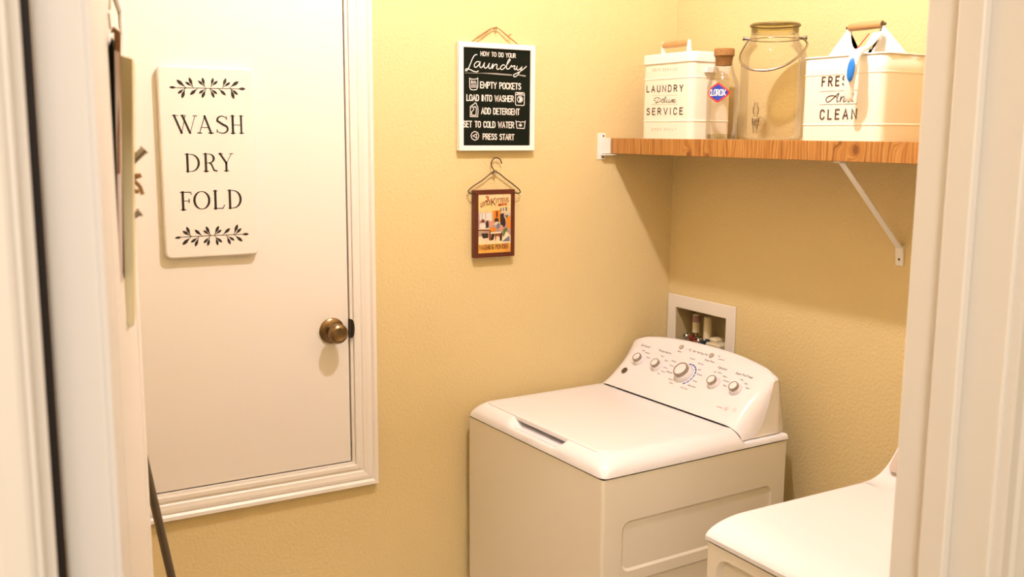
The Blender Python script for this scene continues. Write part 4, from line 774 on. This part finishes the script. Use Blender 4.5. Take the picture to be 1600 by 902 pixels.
def cabinet(name, T, mt, parent, side_recess, front_recess):
    q = MB()
    def hl(lst, fn, dv):
        out = []
        for (a0, a1, z0, z1, r, dp) in lst:
            o_ = rrect(a1-a0, z1-z0, r, 6, (a0+a1)/2, (z0+z1)/2); i_ = rrect(a1-a0-.014, z1-z0-.014, max(r-.007, .004), 6, (a0+a1)/2, (z0+z1)/2)
            out.append(([fn(*p) for p in o_], [fn(*p)+dv*dp for p in i_]))
        return out
    rc = .010
    sideloops(q, [Vector((rc, -WW, .02)), Vector((WD, -WW, .02)), Vector((WD, -WW, HB)), Vector((rc, -WW, HB))], hl(side_recess, lambda a, z: Vector((a, -WW, z)), Vector((0, 1, 0))), 0, 0, 0)
    sideloops(q, [Vector((rc, 0, .02)), Vector((WD, 0, .02)), Vector((WD, 0, HB)), Vector((rc, 0, HB))], hl(side_recess, lambda a, z: Vector((a, 0, z)), Vector((0, -1, 0))), 0, 0, 0)
    sideloops(q, [Vector((0, -rc, .02)), Vector((0, -WW+rc, .02)), Vector((0, -WW+rc, HB)), Vector((0, -rc, HB))], hl(front_recess, lambda a, z: Vector((0, a, z)), Vector((1, 0, 0))), 0, 0, 0)
    for sy, yc in ((-1, -WW+rc), (1, -rc)):
        prev = None
        for i in range(7):
            a = PI/2*i/6; x = rc-rc*math.sin(a); y = yc+sy*rc*math.cos(a)
            cur = (q.bm.verts.new((x, y, .02)), q.bm.verts.new((x, y, HB)))
            if prev: q.bm.faces.new([prev[0], cur[0], cur[1], prev[1]])
            prev = cur
    q.poly([(WD, 0, .02), (WD, -WW, .02), (WD, -WW, HB), (WD, 0, HB)]); q.poly([(.01, -.005, HB), (WD, -.005, HB), (WD, -WW+.005, HB), (.01, -WW+.005, HB)]); q.poly([(.01, -.005, .02), (WD, -.005, .02), (WD, -WW+.005, .02), (.01, -WW+.005, .02)])
    bmesh.ops.remove_doubles(q.bm, verts=q.bm.verts, dist=1e-5)
    bmesh.ops.transform(q.bm, matrix=T, verts=q.bm.verts)
    return q.build(name, mt, parent, smooth=25)
def grid_surface(q, us, vs, fn):
    vv = [[q.bm.verts.new(fn(u, v)) for v in vs] for u in us]
    for i in range(len(us)-1):
        for j in range(len(vs)-1): q.bm.faces.new([vv[i][j], vv[i+1][j], vv[i+1][j+1], vv[i][j+1]])
    return vv
T = Matrix.Translation((-.8061, -.030, 0)) @ Matrix.Rotation(.032, 4, 'Z')
wsh = thing('washing_machine', 'white top-loading washing machine with knob panel, in the corner below the shelf', 'washer', T @ Vector((.33, -.343, 0)))
cabinet('cabinet', T, M_ENAMEL2, wsh, [(.064, .610, .651, .790, .028, .004), (.064, .610, .30, .622, .028, .004)], [])
def lin(a, b, n): return [a+(b-a)*i/n for i in range(n+1)]
def top_z(a, b):
    da = a; db = min(-b, WW+b)
    h = se(da, .070, 2.1)*se(db, .056, 1.9)
    zt = HB+.004 + .0475*h
    k = min(1, max(0, (a-.482)/.018)); k = k*k*(3-2*k)
    zt = zt*(1-k) + (HB+.004+.014*se(db, .012))*k
    # finger scoop in front of the lid
    bb = -b
    if .205 < bb < .485 and a < .14:
        sb_ = min(1, max(0, (bb-.205)/.045)); sb_ = sb_*sb_*(3-2*sb_); s2 = min(1, max(0, (.485-bb)/.035)); s2 = s2*s2*(3-2*s2)
        sa_ = min(1, max(0, (a-.001)/.030)); sa_ = sa_*sa_*(3-2*sa_); s4 = min(1, max(0, (.14-a)/.04))
        zt -= .024*sb_*s2*sa_*s4
    # sink the deck under the lid a little so the lid sits in a seam
    if .045 < a < .483 and .058 < bb < .625: zt -= .004
    return zt
q = MB()
us = sorted(set([round(x, 5) for x in lin(0, .09, 30)+lin(.09, .15, 14)+lin(.15, .47, 14)+lin(.47, .505, 14)+lin(.505, .665, 10)]))
vs = sorted(set([round(-x, 5) for x in lin(0, .055, 16)+lin(.055, .20, 8)+lin(.20, .26, 20)+lin(.26, .44, 12)+lin(.44, .49, 16)+lin(.49, .63, 8)+lin(.63, WW, 18)]))
OH = .002
def plan(a, b):      # small overhang and rounded front corners in plan
    x = a; y = b
    x -= OH*(1 if a < .3 else -1)*(abs(a-.3)/.3 if a < .3 else 0)
    y += OH*((b+WW/2)/(WW/2))
    r = .022
    for yc, s in ((0, 1), (-WW, -1)):
        dx, dy = r-a, (b-(yc-s*r))*s
        if dx > 0 and dy > 0:
            L_ = math.hypot(dx, dy); m_ = max(dx, dy)
            if L_ > 0: k_ = m_/L_; x = r-dx*k_ - OH; y = (yc-s*r)+s*dy*k_ + s*OH
    return x, y
vv = grid_surface(q, us, vs, lambda a, b: T @ Vector((*plan(a, b), top_z(a, b))))
# skirt down to cabinet
ring = [vv[i][0] for i in range(len(us))] + [vv[-1][j] for j in range(1, len(vs))] + [vv[i][-1] for i in range(len(us)-2, -1, -1)] + [vv[0][j] for j in range(len(vs)-2, 0, -1)]
cen = T @ Vector((.33, -.343, 0))
def inset(v, k, z): return q.bm.verts.new(Vector((v.co.x+(cen.x-v.co.x)*k, v.co.y+(cen.y-v.co.y)*k, z)))
low = [inset(v, .0, HB+.0035) for v in ring]; low2 = [inset(v, .030, HB+.0035) for v in ring]; low3 = [inset(v, .030, HB-.001) for v in ring]
for i in range(len(ring)):
    j = (i+1) % len(ring); q.bm.faces.new([ring[i], ring[j], low[j], low[i]]); q.bm.faces.new([low[i], low[j], low2[j], low2[i]]); q.bm.faces.new([low2[i], low2[j], low3[j], low3[i]])
q.build('top_deck', M_ENAMEL, wsh, smooth=40)
# lid
lo = []
LA0, LA1, LB0, LB1 = .036, .4830, -.050, -.632
for (cx, cy, a0, r) in [(LA1, LB0, 0, .004), (LA0, LB0, 90, .016), (LA0, LB1, 180, .034), (LA1, LB1, 270, .004)]:
    sx = 1 if a0 in (0, 270) else -1; sy = 1 if a0 in (0, 90) else -1
    for i in range(7):
        a = math.radians(a0+90*i/6); lo.append((cx-sx*r+r*math.cos(a), cy-sy*r+r*math.sin(a)))
q = MB(); loops = []
for z, off in [(.9515, -.002), (.9515, 0), (.9618, 0), (.9634, -.0010), (.9642, -.003), (.9642, -.012)]:
    cxm, cym = (LA0+LA1)/2, (LB0+LB1)/2
    loops.append([q.bm.verts.new(T @ Vector((cxm+(p[0]-cxm)*(1+2*off/(LA1-LA0)), cym+(p[1]-cym)*(1+2*off/(LB0-LB1)), z))) for p in lo])
for A_, B_ in zip(loops, loops[1:]):
    for i in range(len(A_)): q.bm.faces.new([A_[i], A_[(i+1) % len(A_)], B_[(i+1) % len(A_)], B_[i]])
q.bm.faces.new(loops[0][::-1]); q.bm.faces.new(loops[-1])
q.build('lid', M_ENAMEL, wsh, smooth=40)
# console
PP0, PP1 = Vector((.488, .966)), Vector((.632, 1.100))
SW = [Vector(p) for p in [(.497, .9335), (.535, .9345), (.562, .944), (.585, .968), (.605, 1.010), (.620, 1.052), (.629, 1.080)]]
SWc = [Vector((p.x, p.y)) for p in cr_([(p.x, p.y, 0) for p in SW], 6)]
def swoop(t_): 
    k_ = t_*(len(SWc)-1); i = min(int(k_), len(SWc)-2); return SWc[i].lerp(SWc[i+1], k_-i)
CB0, CB1 = -.010, -.672
def con(s, t_):
    """s -1..1 across, t 0..1 up the face, 1..2 over the top and down the back"""
    qv = max(0, (abs(s)-.80)/.20); e_ = 1-math.sqrt(max(0, 1-qv*qv))
    tt = min(t_, 1); kk = 1+.165*(1-min(1, (abs(s)/.92)**2.4)); pl_ = PP0+(PP1-PP0)*tt*kk; sw = swoop(tt); p = pl_.lerp(sw, e_)
    if t_ > 1:
        top = p; k_ = (t_-1); seq = [(0, 0), (.006, .0035), (.013, .0045), (.020, .002), (.0245, -.006), (.027, -.03), (.034, None)]
        i = min(int(k_*6), 5); fr = k_*6-i
        def g(j):
            dx, dz = seq[j]
            if dz is None: return Vector((.680, .932))
            return Vector((top.x+dx, top.y+dz))
        p = g(i).lerp(g(i+1), fr)
    b = (CB0+CB1)/2 + s*((CB1-CB0)/2+.015*tt*abs(s)**3)
    return T @ Vector((p.x, b, p.y))
q = MB()
ss = sorted(set([-1+.2*i/14 for i in range(15)] + [-.8+1.6*i/12 for i in range(13)] + [.8+.2*i/14 for i in range(15)]))
ts = [i/24 for i in range(25)] + [1+i/6 for i in range(1, 7)]
vv = grid_surface(q, ss, ts, con)
q.build('control_panel', M_GLOSS, wsh, smooth=50)
for sgn, nm in ((-1, 'console_end'), (1, 'console_end')):
    q = MB(); pts = [con(sgn, t_) for t_ in ts]
    off = (T.to_3x3() @ Vector((0, 1, 0)))*(.0012*sgn)
    ct = T @ Vector((.640, (CB0 if sgn < 0 else CB1), .9335))
    vs_ = [q.bm.verts.new(p+off) for p in pts]; c_ = q.bm.verts.new(ct+off)
    for i in range(len(vs_)-1): q.bm.faces.new([vs_[i], vs_[i+1], c_])
    q.build(nm, M_ENAMEL2, wsh)
uv = Vector((0, -1, 0)); sv = Vector((.1445, 0, .1345)).normalized(); nv = Vector((-.1345, 0, .1445)).normalized()
def PN(u, v, n=0): return T @ (Vector((.488, 0, .966)) + uv*u + sv*v + nv*n)
nw = T.to_3x3() @ nv
def pnl(n): return lambda u, v: PN(u, v, n)
for u, v in B['knobs']:
    kb = MB().lathe([(0, 0), (.0200, 0), (.0200, .0025), (.0182, .009), (.0160, .012), (0, .012)], PN(u, v, .0003), nw, 32).build('control_knob', M_GLOSS, wsh, smooth=40)
    MB().lathe([(.0156, .0), (.0158, .008), (.0150, .0095), (.0126, .0095), (.0126, .0)], PN(u, v, .0123), nw, 32, cap=False).build('knob_ring', M_KNOBG, kb, smooth=40)
    MB().lathe([(0, 0), (.0125, 0), (.0125, .0085), (.0108, .0092), (0, .0094)], PN(u, v, .0125), nw, 32).build('knob_cap', M_GLOSS, kb, smooth=40)
u, v = B['mainknob']
kb = MB().lathe([(0, 0), (.0320, 0), (.0320, .004), (.0290, .014), (.0265, .017), (0, .017)], PN(u, v, .0003), nw, 48).build('cycle_knob', M_GLOSS, wsh, smooth=40)
MB().lathe([(.0252, 0), (.0255, .010), (.0243, .012), (.0205, .012), (.0205, 0)], PN(u, v, .0163), nw, 48, cap=False).build('knob_ring', M_KNOBG, kb, smooth=40)
MB().lathe([(0, 0), (.0204, 0), (.0204, .0105), (.018, .0112), (0, .0115)], PN(u, v, .0165), nw, 48).build('knob_cap', M_GLOSS, kb, smooth=40)
q = MB(); cu = MB(); mu, mv = u, v; R_a = .0395
for k in range(-4, 11):
    a0 = math.radians(90-10-k*0) ; 
a_s, a_e = 105, -62; nseg = 9
for k in range(nseg):
    b0 = a_s+(a_e-a_s)*k/nseg; b1 = a_s+(a_e-a_s)*(k+.82)/nseg
    q.ribbon([(mu+R_a*math.cos(math.radians(b0+(b1-b0)*i/5)), mv+R_a*math.sin(math.radians(b0+(b1-b0)*i/5))) for i in range(6)], .0042, pnl(.0005), end=False)
q.build('cycle_arc', M_PRINTB, wsh)
for u, v in B['btn']: MB().lathe([(0, 0), (.0088, 0), (.0088, .0025), (.0078, .0035), (0, .0038)], PN(u, v, .0003), nw, 24).build('push_button', M_BTN, wsh, smooth=40)
u, v = B['badge']
bd = MB().lathe([(0, 0), (.0125, 0), (.0125, .0015), (.0110, .002), (0, .002)], PN(u, v, .0002), nw, 28).build('maker_badge', M_KNOBG, wsh, smooth=40)
MB().lathe([(0, 0), (.0095, 0), (.0095, .0005), (0, .0005)], PN(u, v, .0022), nw, 28).build('badge_disc', M_DARKB, bd)
q = MB()
q.ribbon([tuple(p) for p in cr_([(u-.001, v+.003, 0), (u-.004, v+.0035, 0), (u-.006, v, 0), (u-.004, v-.003, 0), (u-.001, v-.001, 0), (u-.002, v-.006, 0), (u-.005, v-.006, 0)], 4)], .0011, pnl(.0029))
q.ribbon([tuple(p) for p in cr_([(u+.001, v, 0), (u+.005, v+.001, 0), (u+.004, v+.0035, 0), (u+.001, v+.001, 0), (u+.002, v-.0035, 0), (u+.006, v-.002, 0)], 4)], .0011, pnl(.0029))
q.build('badge_monogram', M_KNOBG, bd)
# panel print: real text set flat on the panel
def ptxt(name, items, mt, parent):
    q = MB()
    for s, (u, v), size in items:
        cu_ = bpy.data.curves.new('t', 'FONT'); cu_.body = s; cu_.size = size; cu_.align_x = 'CENTER'; cu_.align_y = 'CENTER'; cu_.resolution_u = 2
        ob = bpy.data.objects.new('t', cu_); COL.objects.link(ob)
        dg = bpy.context.evaluated_depsgraph_get(); me = bpy.data.meshes.new_from_object(ob.evaluated_get(dg))
        vs_ = [q.bm.verts.new(PN(u+p.co.x, v+p.co.y, .0005)) for p in me.vertices]
        for p in me.polygons:
            try: q.bm.faces.new([vs_[i] for i in p.vertices])
            except ValueError: pass
        bpy.data.objects.remove(ob); bpy.data.curves.remove(cu_); bpy.data.meshes.remove(me)
    return q.build(name, mt, parent)
ptxt('panel_titles', [(s, p, .0118*k_) for s, p, k_ in B['ptxt']], M_PRINTG, wsh)
ptxt('panel_lettering', [(s, p, .0076) for s, p in B['small']], M_PRINTG, wsh)
q = MB()
for u, v in B['dots']: q.poly([PN(u+.0014*math.cos(a), v+.0014*math.sin(a), .0005) for a in [2*PI*i/8 for i in range(8)]])
q.build('indicator_lights', M_PRINTG, wsh)
q = MB()
(u0, v0), (u1, v1), (u2, v2) = B['tiny']
q.ribbon([(u0-.012, v0), (u0+.010, v0)], .0035, pnl(.0005)); q.ribbon([(u1+.006*math.cos(a), v1+.006*math.sin(a)) for a in [2*PI*i/14 for i in range(15)]], .0018, pnl(.0005)); q.ribbon([(u2+.005*math.cos(a), v2+.005*math.sin(a)) for a in [2*PI*i/14 for i in range(15)]], .0012, pnl(.0005)); q.ribbon([(u1-.003, v1), (u1+.003, v1)], .002, pnl(.0005))
q.build('faint_marks', M_PRINTL, wsh)
for x in (.05, .61):
    for y in (-.06, -.626):
        MB().lathe([(0, 0), (.022, 0), (.022, .012), (.008, .014), (.008, .03), (0, .03)], T @ Vector((x, y, .0005)), (0, 0, 1), 16).build('foot', M_RUBBER_SHADE, wsh)

# ================================================ DRYER
TD = Matrix.Translation((-.8061, -1.127, 0))
dry = thing('clothes_dryer', 'white clothes dryer with sloped front edge, partly hidden by the door jamb at lower right', 'dryer', TD @ Vector((.33, -.343, 0)))
cabinet('cabinet', TD, M_ENAMEL2, dry, [], [(-.652, -.034, .30, .890, .035, .012)])
q = MB()
us = [.11*i/26 for i in range(27)] + [.11+.55*i/12 for i in range(1, 13)]
vs = [-.014*i/6 for i in range(7)] + [-.014-(WW-.028)*i/10 for i in range(1, 11)] + [-WW+.014-.014*i/6 for i in range(1, 7)]
def dz(a, b):
    db = min(-b, WW+b); ins = .0015 if a > .125 and db > .045 else 0
    return HB+.004 + .042*se(a+.002, .115, 2.1)*(.92+.08*se(db, .014)) - .0 + ins
vv = grid_surface(q, us, vs, lambda a, b: TD @ Vector((a-.002, b*(1+.004)+.0013, dz(a, b))))
ring = [vv[i][0] for i in range(len(us))] + [vv[-1][j] for j in range(1, len(vs))] + [vv[i][-1] for i in range(len(us)-2, -1, -1)] + [vv[0][j] for j in range(len(vs)-2, 0, -1)]
cen = TD @ Vector((.33, -.343, 0))
low = [inset(v, .0, HB+.0033) for v in ring]; low2 = [inset(v, .030, HB+.0033) for v in ring]; low3 = [inset(v, .030, HB-.001) for v in ring]
for i in range(len(ring)):
    j = (i+1) % len(ring); q.bm.faces.new([ring[i], ring[j], low[j], low[i]]); q.bm.faces.new([low[i], low[j], low2[j], low2[i]]); q.bm.faces.new([low2[i], low2[j], low3[j], low3[i]])
q.build('top_deck', M_ENAMEL, dry, smooth=30)
# sloped backsplash with grey inset
q = MB(); prof = cr_([(.488, .9602, 0), (.520, .963, 0), (.552, .975, 0), (.585, 1.002, 0), (.613, 1.040, 0), (.633, 1.085, 0), (.640, 1.100, 0)], 5)
prof = [(p.x, p.y) for p in prof] + [(.650, 1.103), (.658, 1.097), (.660, .96)]
for yl in (0,):
    rows = []
    for yb in (-.002, -.004, -.010, -.343, -.676, -.682, -.684):
        rows.append([q.bm.verts.new(TD @ Vector((p[0], yb, p[1]-(0 if -.68 < yb < -.006 else .0015)))) for p in prof])
    for A_, B_ in zip(rows, rows[1:]):
        for i in range(len(prof)-1): q.bm.faces.new([A_[i], A_[i+1], B_[i+1], B_[i]])
    q.bm.faces.new(rows[0]); q.bm.faces.new(rows[-1][::-1])
q.build('control_panel', M_GLOSS, dry, smooth=40)
q = MB()
def dp(a, b, n):
    # on the sloped face between two profile points
    p = Vector((.551, .974)).lerp(Vector((.628, 1.075)), a); return TD @ Vector((p.x-.0065-n*.7, b, p.y+.0065+n*.5))
c4 = [(.0, -.060), (.0, -.63), (1, -.63), (1, -.060)]
ps = []
for p in rrect(.57, 1.0, .02, 3, -.345, .5): ps.append(p)
ps = [(p[0], min(1, max(0, p[1]))) for p in ps]
q.prism([dp(p[1], p[0], 0) for p in [(-.030, .03), (-.022, .12), (-.022, .9), (-.030, 1), (-.656, 1), (-.664, .9), (-.664, .12), (-.656, .03)]], nw*.003)
q.build('grey_inset', mat('warm_grey_plastic', (.52, .44, .40), .3), dry, bevel=.001)
for x in (.05, .61):
    for y in (-.06, -.626):
        MB().lathe([(0, 0), (.022, 0), (.022, .012), (.008, .014), (.008, .03), (0, .03)], TD @ Vector((x, y, .0005)), (0, 0, 1), 16).build('foot', M_RUBBER_SHADE, dry)

# ================================================ THINGS HANGING ON THE OPEN DOOR
t = thing('peg_board', 'narrow cream wooden board with two metal pegs hanging on the open door', 'peg board', (-2.03, -1.6, 1.58))
bp0 = [(-2.0302, -1.616, 1.852), (-2.0175, -1.616, 1.849), (-2.0297, -1.616, 1.583), (-2.0345, -1.616, 1.581), (-2.0425, -1.616, 1.5965)]
q = MB(); q.prism(bp0, (.015, .075, 0)); q.build('board', mat('cream_board', (.70, .63, .42), .5), t, bevel=.0012)
q = MB(); q.tube([(-2.027, -1.56, 1.735), (-2.0035, -1.567, 1.7585)], .0042, 12); q.lathe([(0, 0), (.0050, 0), (.0050, .002), (0, .002)], (-2.0035, -1.567, 1.7585), (.7, -.2, .7), 14); q.build('peg', M_STEEL, t, smooth=40)
q = MB(); q.tube([(-2.027, -1.56, 1.683), (-2.0110, -1.567, 1.6935)], .0032, 12); q.lathe([(0, 0), (.0048, 0), (.0048, .002), (0, .002)], (-2.0110, -1.567, 1.6935), (.8, -.2, .5), 14); q.build('peg', M_STEEL, t, smooth=40)
q = MB(); q.tube(cr_([(-2.022, -1.566, 1.737), (-2.014, -1.572, 1.733), (-2.008, -1.572, 1.733), (-2.016, -1.572, 1.729), (-2.010, -1.572, 1.722), (-2.007, -1.572, 1.713)], 4), .0022, 8); q.tube(cr_([(-2.018, -1.57, 1.728), (-2.018, -1.572, 1.718), (-2.011, -1.572, 1.716)], 4), .0022, 8); q.build('twine_bow', M_TWINE, t, smooth=50)
t = thing('hanging_chalkboard', 'thin dark chalkboard with pale worn edge hung on the open door, seen edge-on', 'sign', (-2.05, -1.7, 1.63))
q = MB(); q.prism([(-2.0535, -1.70, 1.848), (-2.0495, -1.70, 1.862), (-2.0480, -1.70, 1.848), (-2.0540, -1.70, 1.632), (-2.0620, -1.70, 1.632)], (.018, .085, 0)); q.build('board', M_CHALK, t, bevel=.0008)
q = MB(); q.prism([(-2.0480, -1.702, 1.850), (-2.0440, -1.702, 1.848), (-2.0525, -1.702, 1.640), (-2.0545, -1.702, 1.640)], (.002, .006, 0)); q.build('pale_edge', mat('worn_pink_white', (.62, .50, .45), .7), t)
q = MB(); q.tube([(-2.0485, -1.698, 1.868), (-2.0440, -1.698, 1.866), (-2.0500, -1.702, 1.74)], [.0035, .003, .0012], 8); q.build('wooden_dowel', mat('dark_oak', (.20, .09, .02), .6), t)
q = MB(); q.tube([(-2.051, -1.700, 1.882), (-2.050, -1.699, 1.868)], .0009, 6); q.tube([(-2.0495, -1.697, 1.885), (-2.046, -1.697, 1.93)], .0008, 6); q.build('hanging_wire', M_STEEL, t)

# pole leaning behind the door
t = thing('leaning_metal_pole', 'thin brown-grey metal pole leaning behind the open door below the hatch', 'pole', (-1.715, -.9, 0))
a, b = Vector((-1.8719, -.9, .9834)), Vector((-1.8992, -.9, 1.1538)); d = (b-a)/(b.z-a.z)
q = MB(); q.tube([a + d*(.006-a.z), a + d*(1.42-a.z)], .0075, 14); q.build('tube', M_GREYM, t, smooth=40)
MB().lathe([(0, 0), (.011, 0), (.011, .03), (.008, .034), (0, .034)], a + d*(.002-a.z), d, 14).build('rubber_tip', M_RUBBER_SHADE, t, smooth=40)

# ================================================ CEILING LAMP (out of view, lights the room)
t = thing('ceiling_light', 'bare bulb under an added bronze light-blocking canopy above the washer and dryer', 'lamp', (LAMP_POS[0], LAMP_POS[1], 3.05))
MB().lathe([(0, 0), (.15, 0), (.15, -.006), (.03, -.012), (.016, -.020), (.016, -.045), (0, -.045)], (LAMP_POS[0], LAMP_POS[1], 3.0499), (0, 0, 1), 36).build('canopy', M_DARKB, t, smooth=40)  # dark disc added over the bulb to block its upward light
RB = .034
q = MB(); bmesh.ops.create_icosphere(q.bm, subdivisions=3, radius=RB); bmesh.ops.translate(q.bm, verts=q.bm.verts, vec=LAMP_POS)
q.build('bulb', M_EMIT, t, smooth=60)
_b.inputs['Emission Strength'].default_value = LAMP_POWER/(4*PI*PI*RB*RB)
for o in bpy.data.objects:
    n_ = o.name.split('.')[0]
    if n_ in ('lettering', 'small_lettering', 'script_lettering', 'label_lettering', 'panel_titles', 'panel_lettering', 'indicator_lights', 'faint_marks', 'printed_scene', 'rule_lines', 'underline', 'step_icons', 'badge_monogram', 'cycle_arc'): o['kind'] = 'stuff'
print('objects', len(bpy.data.objects), 'tris', sum(len(o.data.polygons) for o in bpy.data.objects if o.type == 'MESH'))
